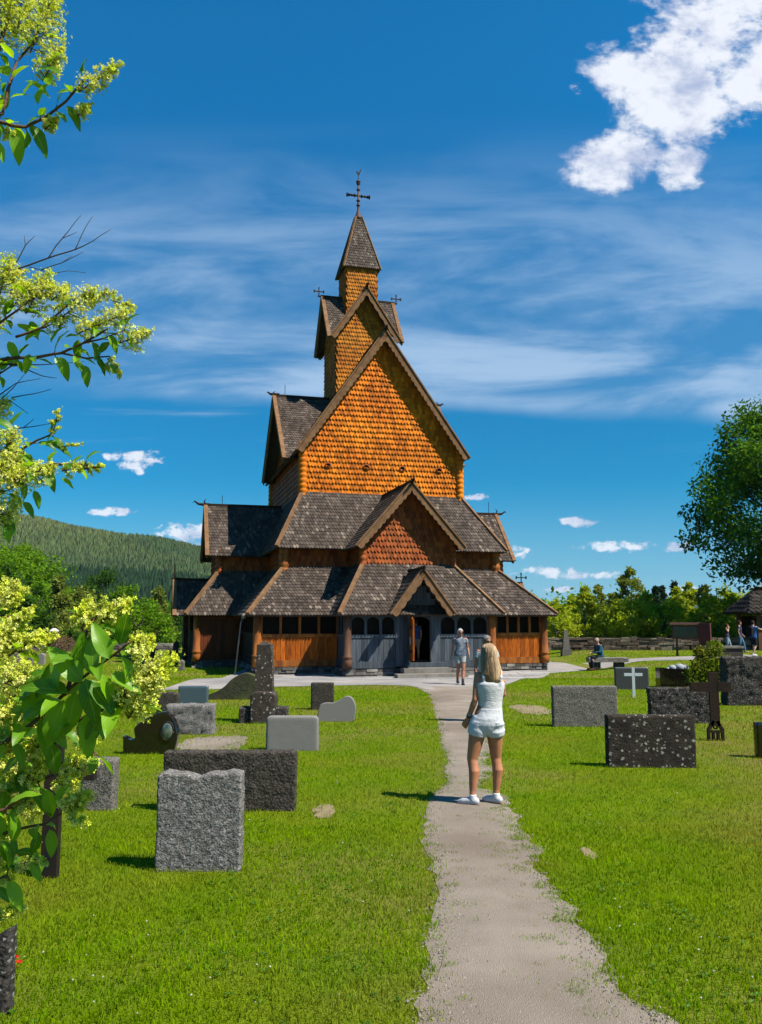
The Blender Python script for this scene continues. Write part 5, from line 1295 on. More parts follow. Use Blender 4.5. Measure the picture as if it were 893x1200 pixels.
for i in range(420):   # loose locks over the surface
    q = random.uniform(-.25, pi+.25); k0 = random.randint(1, 4); pts = []; w0 = random.uniform(1.0, 1.06); dq = random.uniform(-.12,.12)
    kend = random.choice((8, 9, 9, 10)) 
    for j in range(k0, kend+1):
        c_, a_, b_, ra, rb = HR[j]; qq = q+dq*(j-k0)*.4+.05*noise.noise(Vector((i, j*.6, 0))); pts.append(c_+a_*cos(qq)*ra*w0+b_*sin(qq)*rb*w0)
    pts.append(pts[-1]+Vector((random.uniform(-.012,.006), 0, -random.uniform(.005,.045))))
    m.tube(pts, [.0022]+[.0036]*(len(pts)-2)+[.0008], 4)
m.build('hair', HM, wom, smooth=True)

# --- man in a pale T-shirt walking up behind her
c = G(572, 847)
Jm = stand(look=(.35,-1,-.05), knL=(.10,-.12,.50), anL=(.10,-.16,.10), knR=(-.10,.02,.48), anR=(-.10,.16,.12))
person('grey-haired man in pale T-shirt and sunglasses, half hidden behind the blonde woman', c, radians(4), Jm, .955, SK_RED, M('pale_shirt', (.55,.60,.64), (.48,.53,.58), 9, rough=.9, bump=.4, bscale=18), M('dark_shorts', (.06,.07,.09)), M('dark_shoe', (.05,.05,.05)),
       M('grey_hair', (.33,.30,.28), (.22,.20,.19), 40, rough=.7), glasses=True, leglen=.85, vox=.009, waist=1.1)
# --- walking woman in a blue-grey T-shirt
c = G(540, 802.5)
Jm = stand(look=(.1,-1,-.12), knL=(.07,-.10,.50), anL=(.04,-.20,.10), knR=(-.07,.03,.48), anR=(-.07,.20,.13), wrL=(.25,-.10,.92), wrR=(-.26,.06,.90), elL=(.235,.02,1.12), elR=(-.235,.06,1.12))
person('walking woman with short white hair, blue-grey T-shirt and pale shorts', c, radians(2), Jm, .955, SK_RED,
       M('blue_grey_print', (.06,.09,.15), (.14,.19,.26), 18, rough=.9, c3=(.35,.4,.45)), M('pale_shorts', (.36,.41,.42), (.45,.50,.50), 10, rough=.9), M('dark_boot', (.05,.055,.07)),
       M('white_hair', (.62,.60,.58), (.5,.48,.46), 40, rough=.7), glasses=True, fem=True, leglen=.55, vox=.010, waist=1.08, socks=(M('dark_sock', (.05,.06,.08)), .10))
# --- visitor in the doorway
p = cw(-.03, -10.35, .275)
person('visitor in a blue shirt and khaki shorts stepping into the dark church doorway', p, CH_YAW+pi, stand(knL=(.1,-.05,.48)), .93, SK, M('blue_shirt_dark', (.04,.10,.30), rough=.9), M('khaki', (.33,.29,.22)), M('brown_shoe', (.1,.06,.04)), M('brown_hair', (.05,.03,.02)), leglen=.8, vox=.012)
# --- man sitting on the bench, seen from the side, facing left
c = G(703, 786)
Js = dict(pelvis=(0,.0,.56), chest=(0,-.05,.90), neck=(0,-.10,1.09), head=(0,-.17,1.20), look=(0,-1,-.30), shL=(.175,-.07,1.02), shR=(-.175,-.07,1.02), elL=(.23,-.15,.76), elR=(-.23,-.15,.76), wrL=(.12,-.36,.72), wrR=(-.12,-.36,.72),
          hpL=(.095,-.03,.53), hpR=(-.095,-.03,.53), knL=(.13,-.44,.53), knR=(-.12,-.46,.53), anL=(.13,-.42,.10), anR=(-.12,-.40,.10), hdL=(0,-.3,-.4), hdR=(0,-.3,-.4))
person('elderly man in teal sweater sitting at the left end of the bench', (c.x+.12, c.y+.25, c.z), radians(-80), Js, 1.04, skinmat((.52,.28,.22)), M('teal_sweater', (.025,.11,.17), (.035,.13,.20), 8, rough=.95, bump=.5, bscale=25), M('navy_trousers', (.02,.025,.04)), M('brown_leather', (.10,.045,.025)),
       M('thin_white_hair', (.50,.36,.32)), leglen=2, top_kind='sweater', sleeve=2, vox=.012, waist=1.15)
# --- three walkers at the right
c = G(853, 764)
J1 = stand(look=(.2,-1,0), elR=(-.30,-.10,1.22), wrR=(-.10,-.12,1.46), hdR=(.3,0,.5), knL=(.09,-.14,.50), anL=(.09,-.20,.10), anR=(-.09,.22,.14))
person('woman in a dark purple top and pale jeans shading her eyes, leftmost of three walkers', c, radians(62), J1, .92, SK, M('purple_top', (.05,.04,.09), (.09,.07,.13), 9), M('pale_jeans', (.25,.36,.50), (.32,.44,.58), 10), M('shoe_grey', (.2,.2,.2)), M('auburn_hair', (.08,.03,.02)), fem=True, leglen=2, vox=.014, sleeve=.15, group='walkers by the gatehouse')
c = G(868, 765)
J2 = stand(look=(.1,-1,0), knL=(.09,-.16,.50), anL=(.09,-.22,.10), anR=(-.09,.22,.14), wrL=(.24,-.14,.92))
person('person in a navy top and blue jeans, middle of the three walkers', c, radians(60), J2, 1.02, SK, M('navy_top', (.02,.025,.07), (.07,.08,.16), 9), M('jeans_blue', (.07,.17,.32), (.11,.23,.40), 10), M('shoe_tan', (.4,.3,.22)), M('dark_auburn', (.05,.02,.015)), leglen=2, vox=.014, sleeve=.3, group='walkers by the gatehouse')
c = G(884, 769)
J3 = stand(look=(-.1,-1,0), knL=(.09,-.12,.50), anL=(.09,-.16,.10), anR=(-.09,.20,.13), elL=(.30,-.22,1.30), wrL=(.30,-.46,1.34), elR=(-.28,-.18,1.28), wrR=(-.24,-.42,1.32))
pr3 = person('man in bright blue T-shirt, dark shorts and backpack, rightmost of the three walkers', c, radians(120), J3, 1.04, skinmat((.55,.36,.28)), M('bright_blue_shirt', (.02,.12,.42), (.03,.15,.48), 9), M('dark_navy_shorts', (.015,.02,.035)), M('white_shoe', (.6,.6,.6)), M('dark_hair', (.03,.02,.015)), leglen=.85, vox=.013, group='walkers by the gatehouse')
m = rough_slab(.30, .46, .18, lambda t: 1-.2*(abs(t-.5)*2)**3, .006, seed=2, res=.04); o = m.build('backpack', M('black_fabric', (.015,.015,.02), rough=.9), smooth=True)
o.parent = pr3; o.location = (0, .22, .98)
# ================================================================== TREES
def leafmat(name, c1, c2, c3=None, trans=.45, rnd=.45, rough=.6, scale=.6): return M(name, c1, c2, scale, rough=rough, rnd=rnd, trans=trans, spec=.05, c3=c3)
LM = {'decid': leafmat('leaf_green', (.13,.31,.010), (.22,.40,.014)), 'birch': leafmat('leaf_birch', (.38,.52,.028), (.50,.60,.04)),
      'olive': leafmat('leaf_olive', (.22,.30,.05), (.30,.37,.07)), 'dark': leafmat('leaf_dark', (.045,.13,.014), (.07,.17,.016)),
      'spruce': leafmat('leaf_spruce', (.02,.05,.022), (.03,.07,.028), trans=.1), 'lime': leafmat('leaf_lime', (.26,.46,.012), (.34,.50,.02)),
      'maple': leafmat('leaf_maple', (.04,.15,.03), (.07,.21,.03), (.15,.33,.02), trans=.25)}
MT['bark'] = M('bark', (.09,.07,.055), (.16,.13,.10), 5, bump=.8, bscale=18); MT['birchbark'] = M('birch_bark', (.55,.53,.5), (.15,.13,.12), 4, stretch=(1,1,3))
def leaves(P, size, flat=.0, aspect=.6):
    n = len(P); a = RNG.normal(size=(n, 3)); a[:, 2] -= .2; a /= np.linalg.norm(a, axis=1)[:, None]; b = RNG.normal(size=(n, 3)); b[:, 2] *= (1-flat)
    b -= (a*b).sum(1)[:, None]*a; b /= np.linalg.norm(b, axis=1)[:, None]; c = np.cross(a, b)
    s = (size*(.6+.8*RNG.random(n)))[:, None]
    V = np.stack([P, P+a*s*.55+b*s*aspect*.5+c*s*.1, P+a*s, P+a*s*.55-b*s*aspect*.5+c*s*.1], 1).reshape(-1, 3); k = np.arange(n)[:, None]*4
    return V, np.array([[0, 1, 2, 3]])+k
def tree(name, label, cat, base, h, cr, kind, lm, n_clump=60, n_leaf=4000, leaf=.3, group=None, crown0=.2, lumps=.25, seed=0, bark='bark'):
    rs = random.Random(seed*13+5); root = empty(name, tuple(base), 0, label, cat, group)
    C = []; R_ = []
    zc = h*(crown0+(1-crown0)/2); hz = h*(1-crown0)/2
    for i in range(n_clump):
        if kind == 'cone':
            t = rs.random()**.75; z = h*(crown0+(1-crown0)*t); rad = cr*(1-t)**.85*(.75+.3*rs.random()); a = rs.random()*2*pi; q = rs.random()**.4
            C.append((rad*q*cos(a), rad*q*sin(a), z)); R_.append(max(.25, cr*.28*(1-t*.6)))
        elif kind == 'column':
            t = rs.random()**.85; z = h*(crown0+(1-crown0)*t); rad = cr*min(1, t*4+.35)*(1-t)**.62*(.85+.35*rs.random()); a = rs.random()*2*pi; q = rs.random()**.45
            C.append((rad*q*cos(a), rad*q*sin(a), z)); R_.append(cr*.24*(.7+.5*rs.random())*(1-.5*t))
        else:
            u = rs.uniform(-1, 1); a = rs.random()*2*pi; q = (.45+.55*rs.random())**.6; s_ = sqrt(1-u*u); f = 1+lumps*noise.noise(Vector((cos(a)*1.6, sin(a)*1.6, u*1.6+seed)))
            wdt = 1.0 - .18*max(0, u) ; C.append((cr*q*s_*cos(a)*f*wdt, cr*q*s_*sin(a)*f*wdt, zc+hz*q*u*f)); R_.append(cr*.21*(.6+.8*rs.random()))
    C = np.array(C); R_ = np.array(R_); per = RNG.integers(0, n_clump, n_leaf); d = RNG.normal(size=(n_leaf, 3)); d /= np.linalg.norm(d, axis=1)[:, None]
    rr = R_[per]*RNG.random(n_leaf)**.45; P = C[per]+d*rr[:, None]*np.array([1, 1, .75]); P = P[P[:, 2] > h*crown0*.5]
    V, F = leaves(P, leaf); m = MB(); m.add_np(V, [F], [np.clip(.5+.3*RNG.normal(size=len(F)), 0, 1)]); m.build('crown', LM[lm], root)
    m = MB(); r0 = h*.022+.05; top = h*(.9 if kind == 'cone' else .7)
    m.tube([(0,0,-.2),(0,0,h*.08),(rs.uniform(-.1,.1),rs.uniform(-.1,.1),h*.35),(rs.uniform(-.2,.2),0,top)], [r0*1.3, r0, r0*.75, r0*.2], 8)
    for i in rs.sample(range(n_clump), min(n_clump, 14)):
        c = Vector(C[i]); z0 = max(h*crown0*.8, c.z*.55); m.tube([(0,0,z0), (c.x*.5, c.y*.5, (z0+c.z)/2+.1), tuple(c)], [r0*.45, r0*.25, r0*.08], 5)
    m.build('trunk', MT[bark], root, smooth=True); return root
def tpx(px, ytop, Y, **k):
    """base on the terrain at distance Y, top at picture height ytop"""
    p = at(px, ytop, Y); b = Vector((p.x, Y, gz(p.x, Y))); return b, p.z-b.z
# row of birches and firs behind the right-hand wall
right_row = [ # px, ytop, Y, crown radius, kind, leafset, label
 (650,716,64,1.9,'round','birch','low rounded birch at the corner of the church behind the stone wall'),
 (668,710,70,1.4,'column','birch','second low pale birch right of the church corner'),
 (685,699,66,1.7,'column','birch','dense upright yellow-green birch behind the slim stone pillar'),
 (701,697,78,1.7,'column','olive','darker upright birch just right of the dense yellow-green one'),
 (718,705,72,1.7,'column','olive','olive round tree behind the man on the bench'),
 (738,677,70,2.3,'column','olive','tallest dark wispy tree standing above the right-hand row'),
 (737,712,62,2.2,'round','birch','pale green bush-like tree below the tallest wispy tree'),
 (757,704,66,1.8,'column','birch','bright round birch right of the tallest wispy tree'),
 (768,699,84,1.5,'cone','spruce','dark narrow spruce between the birches, left of its twin'),
 (776,698,86,1.4,'cone','spruce','second dark narrow spruce beside the first among the birches'),
 (778,714,62,2.2,'round','lime','lime green low tree behind the stone wall, mid right'),
 (793,700,72,2.0,'column','birch','upright pale birch left of the notice board'),
 (790,692,88,1.3,'cone','spruce','dark spruce tip above the upright pale birch'),
 (808,694,74,1.9,'column','birch','loose yellowish birch directly behind the notice board'),
 (826,697,70,1.8,'column','olive','olive birch between the notice board and the gatehouse'),
 (842,700,64,2.2,'round','lime','lime green tree at the left end of the gatehouse roof'),
 (862,698,72,2.4,'round','birch','birch behind the gatehouse roof slope'),
 (884,700,70,2.4,'round','birch','birch behind the gatehouse at the right edge'),
 (632,722,72,1.8,'round','birch','low birch peeping past the right church wall'),
]
for i, (px, yt, Y, cr, kd, lm, lb) in enumerate(right_row):
    b, h = tpx(px, yt-7, Y); h = h*1.04; nm = {'spruce': 'spruce_tree', 'birch': 'birch_tree'}.get(lm, 'deciduous_tree')
    tree(nm, lb, 'tree', b, h, cr, kd, lm, 95, 4600, .22, 'trees behind the right stone wall', .02, seed=i, bark='birchbark' if lm == 'birch' else 'bark')
# far belt of trees to the right, one mass
def belt(name, x0, x1, y0, y1, n, hlo, hhi, lm, leaf=.9, per=90):
    P = []
    for i in range(n):
        x = random.uniform(x0, x1); y = random.uniform(y0, y1); h = random.uniform(hlo, hhi); r = h*.28; z0 = gz(x, y)
        d = RNG.normal(size=(per, 3)); d /= np.linalg.norm(d, axis=1)[:, None]; q = RNG.random(per)[:, None]**.4
        P.append(d*q*np.array([r, r, h*.5])+np.array([x, y, z0+h*.5]))
    P = np.concatenate(P); V, F = leaves(P, leaf); m = MB(); m.add_np(V, [F], [np.clip(.5+.3*RNG.normal(size=len(F)), 0, 1)]); return tag(m.build(name, LM[lm]), kind='stuff')
belt('woodland', 15, 75, 105, 170, 150, 5, 8, 'birch'); belt('woodland', 15, 85, 120, 200, 60, 7, 10, 'olive')
belt('woodland', -150, -25, 190, 260, 200, 7, 12, 'decid', 1.1); belt('woodland', -140, -25, 200, 300, 160, 8, 14, 'dark', 1.2)
belt('woodland', -170, -60, 250, 380, 200, 8, 14, 'dark', 1.4); belt('woodland', -25, 60, 150, 260, 140, 9, 14, 'decid', 1.1)
# trees on the left slope
left_row = [
 (-12,622,118,9.5,'round','decid','large bright green maple at the far left edge below the hill'),
 (38,645,112,7.2,'round','decid','big domed green tree left of the olive conifer-shaped one'),
 (2,668,90,4.8,'round','dark','dark green tree low at the left edge behind the shrub'),
 (70,678,104,4.2,'cone','olive','olive green conical tree right of the big domed tree'),
 (96,690,110,4.5,'round','olive','low olive tree behind the yellow flower panicles'),
 (122,666,140,6.5,'round','dark','dark round tree in the middle of the left slope'),
 (148,684,125,4.6,'round','decid','green round tree behind the uppermost panicle tips'),
 (166,692,112,4.2,'round','decid','mid green bushy tree left of the church corner'),
 (186,688,118,3.6,'cone','olive','pale conical tree nearest the left end of the church'),
 (206,698,135,4.2,'round','dark','dark green tree touching the church corner'),
 (224,694,150,4.0,'round','lime','light green tree just behind the left church wall'),
 (150,735,98,2.6,'round','dark','low dark bush in front of the cream house'),
 (176,744,100,2.2,'round','decid','rounded green bush left of the pale house'),
 (90,740,92,2.4,'round','dark','dark bush right of the path lamp'),
 (24,735,96,2.8,'round','dark','dark bush left of the path lamp'),
 (-50,600,100,10,'round','decid','tall green tree beyond the left edge'),
]
for i, (px, yt, Y, cr, kd, lm, lb) in enumerate(left_row):
    b, h = tpx(px, yt, Y); nm = 'bush' if 'bush ' in lb and h < 7 else 'deciduous_tree'
    n = int(4200*(cr/4)**1.2)
    tree(nm, lb, 'bush' if nm == 'bush' else 'tree', b, h, cr, kd, lm, int(50*(cr/4)), n, .42, 'trees on the left slope', .03, seed=40+i)
# the big maple on the right
b, h = tpx(916, 448, 60)
b.x = 30.3
tree('maple_tree', 'very large dark green maple towering over the gatehouse at the right edge', 'tree', b, h, 7.6, 'round', 'maple', 250, 66000, .27, crown0=.16, lumps=.4, seed=3)
# bush behind the iron cross
c = G(838, 812)
bsh = empty('bush', (c.x+.22, c.y+.6, c.z), 0, 'yellow-green leafy bush growing behind the dark iron cross', 'bush')
sc_ = c.y/FPX; P = []
for cx_, cz_, r_ in ((-17,22,14),(-22,12,13),(-8,32,12),(2,44,11),(0,30,15),(12,22,15),(20,12,11),(5,12,16),(-10,8,14),(-16,40,7)):
    n = 420; d = RNG.normal(size=(n,3)); d /= np.linalg.norm(d, axis=1)[:, None]; P.append(d*(r_*sc_*RNG.random((n,1))**.4)+np.array([cx_*sc_, 0, cz_*sc_+.12]))
V, F = leaves(np.concatenate(P), .075); m = MB(); m.add_np(V, [F], [RNG.random(len(F))]); m.build('foliage', leafmat('leaf_bush', (.14,.24,.015), (.26,.32,.03), (.26,.18,.05), scale=4), bsh)
m = MB()
for i in range(12): a = random.random()*6; m.tube([(0,0,-.05),(.2*cos(a),.15*sin(a),.35),(.42*cos(a),.3*sin(a),.8)], [.02,.014,.006], 5)
m.build('stem', MT['bark'], bsh)
# dry pinkish shrub by the left wall
c = Vector((at(72, 760, 58).x, 58, gz(-21, 58)))
bs2 = empty('bush', tuple(c), 0, 'dry pinkish-brown low shrub beneath the path lamp', 'bush')
n = 1600; d = RNG.normal(size=(n,3)); d /= np.linalg.norm(d, axis=1)[:, None]; V, F = leaves(np.abs(d)*[1,1,1]*np.sign(d*[1,1,0]+[0,0,1])*(RNG.random((n,1))**.4)*np.array([1.2,.7,1.1]), .1)
m = MB(); m.add_np(V, [F], [RNG.random(len(F))]); m.build('foliage', leafmat('leaf_pink', (.32,.18,.13), (.22,.16,.10), scale=4), bs2)

# ================================================================== FLOWERING SHRUB IN THE FOREGROUND
def veinleaf():
    m = bpy.data.materials.new('shrub_leaf'); m.use_nodes = True; N_ = m.node_tree.nodes; L_ = m.node_tree.links; b = N_['Principled BSDF']
    a = N_.new('ShaderNodeAttribute'); a.attribute_name = 'rnd'; uv = N_.new('ShaderNodeAttribute'); uv.attribute_name = 'luv'
    s = N_.new('ShaderNodeSeparateXYZ'); L_.new(uv.outputs['Vector'], s.inputs[0])
    def mt(op, x, y=None, z=None):
        n = N_.new('ShaderNodeMath'); n.operation = op
        for i, v in enumerate((x, y, z)):
            if v is None: continue
            if isinstance(v, (int, float)): n.inputs[i].default_value = v
            else: L_.new(v, n.inputs[i])
        return n.outputs[0]
    au = mt('ABSOLUTE', s.outputs[0])
    mid = mt('LESS_THAN', au, .06)
    side = mt('LESS_THAN', mt('ABSOLUTE', mt('SUBTRACT', mt('FRACT', mt('MULTIPLY', mt('SUBTRACT', s.outputs[1], mt('MULTIPLY', au, .32)), 8)), .5)), .055)
    v = mt('MAXIMUM', mid, mt('MULTIPLY', side, .6))
    mx = N_.new('ShaderNodeMix'); mx.data_type = 'RGBA'; L_.new(a.outputs['Fac'], mx.inputs[0]); mx.inputs[6].default_value = (.04,.14,.004,1); mx.inputs[7].default_value = (.17,.36,.008,1)
    m2 = N_.new('ShaderNodeMix'); m2.data_type = 'RGBA'; L_.new(mt('MULTIPLY', v, .8), m2.inputs[0]); L_.new(mx.outputs[2], m2.inputs[6]); m2.inputs[7].default_value = (.20,.32,.05,1)
    L_.new(m2.outputs[2], b.inputs['Base Color']); b.inputs['Roughness'].default_value = .42; b.inputs['Specular IOR Level'].default_value = .35
    bp = N_.new('ShaderNodeBump'); bp.inputs['Distance'].default_value = .002; bp.invert = True; L_.new(v, bp.inputs['Height']); L_.new(bp.outputs[0], b.inputs['Normal'])
    t = N_.new('ShaderNodeBsdfTranslucent'); x = N_.new('ShaderNodeVectorMath'); x.operation = 'MULTIPLY'; x.inputs[1].default_value = (2.4,1.9,.5); L_.new(m2.outputs[2], x.inputs[0]); L_.new(x.outputs[0], t.inputs[0])
    ms = N_.new('ShaderNodeMixShader'); ms.inputs[0].default_value = .45; L_.new(b.outputs[0], ms.inputs[1]); L_.new(t.outputs[0], ms.inputs[2]); L_.new(ms.outputs[0], N_['Material Output'].inputs[0]); return m
MT['shleaf'] = veinleaf()
MT['floret'] = M('floret', (1.0,1.06,.09), (.78,.95,.07), 60, rough=.7, rnd=.35, trans=.3, c3=(1.1,1.1,.42), spec=.1)
MT['twig'] = M('shrub_twig', (.14,.075,.045), (.20,.12,.07), 30, rough=.7, bump=.3, bscale=120)
MT['graytwig'] = M('bare_twig', (.07,.06,.06), (.12,.10,.09), 30, rough=.8)
shrub = empty('flowering_shrub', (-2.3, 1.9, 0), 0, 'tall flowering shrub with big leaves and yellow-green panicles reaching in from the left', 'shrub')
SO = Vector((-2.3, 1.9, 0))
LV = []; LUVS = []; LR = []; LF4 = []; lcount = 0
NU, NVv = 4, 8
def leaf_mesh(p, d, up, size, width=.45, curl=.4, fold=.3):
    """ovate leaf with midrib fold, curl along its length"""
    global lcount
    d = Vector(d).normalized(); up = Vector(up); s_ = d.cross(up)
    if s_.length < .05: s_ = d.cross(Vector((1, .3, 0)))
    s_.normalize(); n = s_.cross(d); base = lcount; pos = Vector(p); th = 0; tw = random.uniform(-.25, .25)
    for j in range(NVv+1):
        t = j/NVv; wv = width*size*.5*(sin(pi*min(1, t**.8))**.8 if 0 < t < 1 else 0)*(1-.25*t)
        ang = -curl*t*1.6; dd = d*cos(ang)+n*sin(ang)
        if j: pos = pos+dd*size/NVv
        nn = (n*cos(ang)-d*sin(ang)); ss = s_*cos(tw*t)+nn*sin(tw*t); wav = .04*size*sin(t*14+p[0]*90)
        for i in range(NU+1):
            u = (i/NU-.5)*2; LV.append(pos+ss*wv*u+nn*(abs(u)*wv*fold+wav*abs(u)*.5)-SO); LUVS.append((u, t, 0))
    for j in range(NVv):
        for i in range(NU): LF4.append((base+j*(NU+1)+i, base+j*(NU+1)+i+1, base+(j+1)*(NU+1)+i+1, base+(j+1)*(NU+1)+i))
    r = random.random(); LR.extend([r]*(NU*NVv)); lcount += (NU+1)*(NVv+1)
stems = MB(); twigs = MB(); SR = random.Random(4)
random.seed(21)
def stem(pts, r0, r1, leafsize=.07, every=.05, leaf=True, skip=0., down=.3, mb=None):
    W = [at(x, y, d) for x, y, d in pts]; fine = []
    for a, b in zip(W, W[1:]):
        for k in range(4): fine.append(a.lerp(b, k/4))
    fine.append(W[-1]); n = len(fine)
    fine = [p+Vector((noise.noise(p*9), noise.noise(p*9+Vector((5,0,0))), noise.noise(p*9+Vector((0,7,0)))))*.008 for p in fine]
    (mb or stems).tube([p-SO for p in fine], [r0+(r1-r0)*i/(n-1) for i in range(n)], 7)
    if not leaf: return fine
    acc = 0; k = 0
    for a, b in zip(fine, fine[1:]):
        L_ = (b-a).length; acc += L_
        if acc > every:
            acc = 0; k += 1; t = (b-a).normalized(); q = t.cross(Vector((0,0,1))).normalized(); q2 = q.cross(t)
            for sgn in (-1, 1):
                if random.random() < skip: continue
                ax_ = (q if k % 2 else q2)*sgn
                d = t*random.uniform(.3,.9)+ax_*random.uniform(.6,1.1)+Vector((0,0,-down*random.random()))+Vector((0,-.25,0))*random.random()
                sz = leafsize*random.uniform(.6, 1.15); pet = b+d.normalized()*.012
                stems.tube([b-SO, pet-SO], [.0016, .0012], 4); leaf_mesh(pet, d, Vector((random.uniform(-.5,.5), random.uniform(-.9,.3), 1)), sz, curl=random.uniform(.1,.8), fold=random.uniform(.15,.55))
    return fine
def px_leaf(x, y, d, ang, lenpx, face=.5, **k):
    """single leaf starting at (x,y), pointing at image angle ang (degrees, 0 = right, 90 = up)"""
    p = at(x, y, d); a = radians(ang); dv = Vector((cos(a), random.uniform(-.25,.25), sin(a))); up = Vector((-sin(a)*.3+random.uniform(-.3,.3), -1*face-.2, .8)); leaf_mesh(p, dv, up, lenpx*d/FPX*1.0, **k)
fl_t = None
def floret_template():
    V = []; F3 = []; F4 = []
    # small bud
    b = [(1,0,0),(0,1,0),(-1,0,0),(0,-1,0),(0,0,1),(0,0,-1)]; V += [(.42*x,.42*y,.42*z) for x,y,z in b]; F3 += [(0,1,4),(1,2,4),(2,3,4),(3,0,4),(1,0,5),(2,1,5),(3,2,5),(0,3,5)]
    for k in range(4):
        a = 2*pi*k/4; c_, s_ = cos(a), sin(a); i = len(V)
        V += [(.1*c_, .1*s_, .1), (.75*c_-.42*s_, .75*s_+.42*c_, .30), (1.15*c_, 1.15*s_, .42), (.75*c_+.42*s_, .75*s_-.42*c_, .30)]; F4.append((i, i+1, i+2, i+3))
    return np.array(V), np.array(F3), np.array(F4)
FT = floret_template()
def panicle(x0, y0, x1, y1, d, rpx, n=230, sz=3.3, dd=0.):
    n = int(n*1.9); sz *= 1.25
    """cone-shaped cluster of florets from base (x0,y0) to tip (x1,y1)"""
    a = at(x0, y0, d); b = at(x1, y1, d+dd); ax_ = b-a; L_ = ax_.length; t_ = ax_.normalized(); s_ = t_.cross(Vector((0,1,.2))).normalized(); q_ = s_.cross(t_); R0 = rpx*d/FPX; P = []; st = MB()
    nb = max(5, int(n/22)); o = a
    for i in range(nb):
        t = (i+.3)/nb; ang = i*2.4+SR.random(); r = R0*(1-t*.72)*SR.uniform(.7, 1.1)*(.65+.5*min(1, t*5)); c0 = a+ax_*t*.85; c1 = c0+(s_*cos(ang)+q_*sin(ang))*r+t_*r*.45
        st.tube([c0-o, c1-o], [.0013, .0006], 4)
        for k in range(int(n/nb)):
            g = Vector((SR.gauss(0,1), SR.gauss(0,1), SR.gauss(0,1))).normalized()*R0*.36*SR.random()**.4; f = SR.uniform(.35, 1.05); P.append(list(c0.lerp(c1, f)+g*(.5+.5*f)-o))
    for k in range(n//10): P.append(list(a+ax_*SR.uniform(.8,1.05)+Vector((SR.gauss(0,1),SR.gauss(0,1),SR.gauss(0,1)))*R0*.13-o))
    st.tube([Vector((0,0,0)), ax_*.95], [.002, .0008], 5)
    P = np.array(P); k = len(P); V, F3, F4 = FT; s = RNG.uniform(.7, 1.25, k)*sz*.5*d/FPX
    # random rotations, mostly facing outwards
    q = RNG.normal(size=(k, 4)); q /= np.linalg.norm(q, axis=1)[:, None]; w_, x_, y_, z_ = q.T
    Rm = np.stack([1-2*(y_**2+z_**2), 2*(x_*y_-z_*w_), 2*(x_*z_+y_*w_), 2*(x_*y_+z_*w_), 1-2*(x_**2+z_**2), 2*(y_*z_-x_*w_), 2*(x_*z_-y_*w_), 2*(y_*z_+x_*w_), 1-2*(x_**2+y_**2)], 1).reshape(k, 3, 3)
    VV = np.einsum('kij,vj->kvi', Rm, V)*s[:, None, None]+P[:, None, :]; bs_ = (np.arange(k)*len(V))[:, None]; rn = RNG.random(k)
    f3 = (F3.reshape(1, -1)+bs_).reshape(-1, 3); f4 = (F4.reshape(1, -1)+bs_).reshape(-1, 4)
    m = MB(); m.add_np(VV.reshape(-1, 3), [f3, f4], [np.repeat(rn, len(F3)), np.repeat(rn, len(F4))])
    ob = m.build('flower_panicle', MT['floret'], shrub); ob.location = o-SO
    sb = st.build('stalk', MT['twig'], ob); return ob
# main limbs outside the frame feeding the visible branches
def limb(pts, r0, r1):
    n = len(pts); stems.tube([Vector(p)-SO for p in pts], [r0+(r1-r0)*i/(n-1) for i in range(n)], 8)
limb([(-2.3,1.9,-.05),(-2.2,1.88,.5),(-1.9,1.85,1.0),(-1.5,1.8,1.35),tuple(at(-60,890,1.7))], .03, .010)
limb([(-2.3,1.95,-.05),(-2.25,2.0,.8),(-2.0,2.1,1.5),(-1.6,2.15,1.9),tuple(at(-60,590,2.1))], .03, .010)
limb([(-2.35,1.9,-.05),(-2.4,2.1,1.2),(-2.1,2.3,2.1),(-1.7,2.4,2.6),tuple(at(-60,425,2.4))], .035, .010)
limb([(-2.3,1.85,-.05),(-2.45,1.9,1.4),(-2.1,2.0,2.6),(-1.5,2.0,3.0),tuple(at(-60,170,2.0))], .035, .010)
# --- top branches
stem([(-60,170,2.0),(-10,140,2.0),(16,148,2.0),(29,149,2.0),(51,136,2.0),(77,117,1.97),(100,92,1.95)], .006, .0025, .06, .04, skip=.1)
stem([(-30,150,2.0),(3,133,2.0),(8,104,2.0),(21,75,2.02),(35,53,2.03),(48,27,2.05)], .005, .0025, .06, .045, skip=.2)
stem([(-50,120,2.1),(-20,80,2.1),(5,40,2.1),(15,5,2.1)], .005, .0025, .06, .05)
for a in ((92,108,142,74,1.95,19,230),(35,62,62,-6,2.04,34,420),(50,95,74,52,2.02,20,220),(0,60,8,-20,2.1,36,420),(20,40,28,-25,2.08,30,330),(90,136,106,122,1.96,11,110),(52,152,68,138,2.0,11,110),(4,152,16,160,2.0,9,80),(-30,60,-20,0,2.0,34,300)): panicle(*a, sz=3.4)
for a in ((36,146,2.0,-55,44),(18,150,2.0,-80,46),(8,128,2.02,100,40),(28,110,2.0,60,36),(44,122,2.0,80,38),(60,100,2.0,115,34),(70,86,1.98,150,34),(78,124,1.96,-50,34),(2,148,2.0,-110,36),(30,95,2.03,-20,38),(10,90,2.05,120,40),(0,120,2.0,170,30),(52,80,2.0,60,36),(66,110,1.97,30,32),(-5,165,2.0,-60,30)): px_leaf(*a)
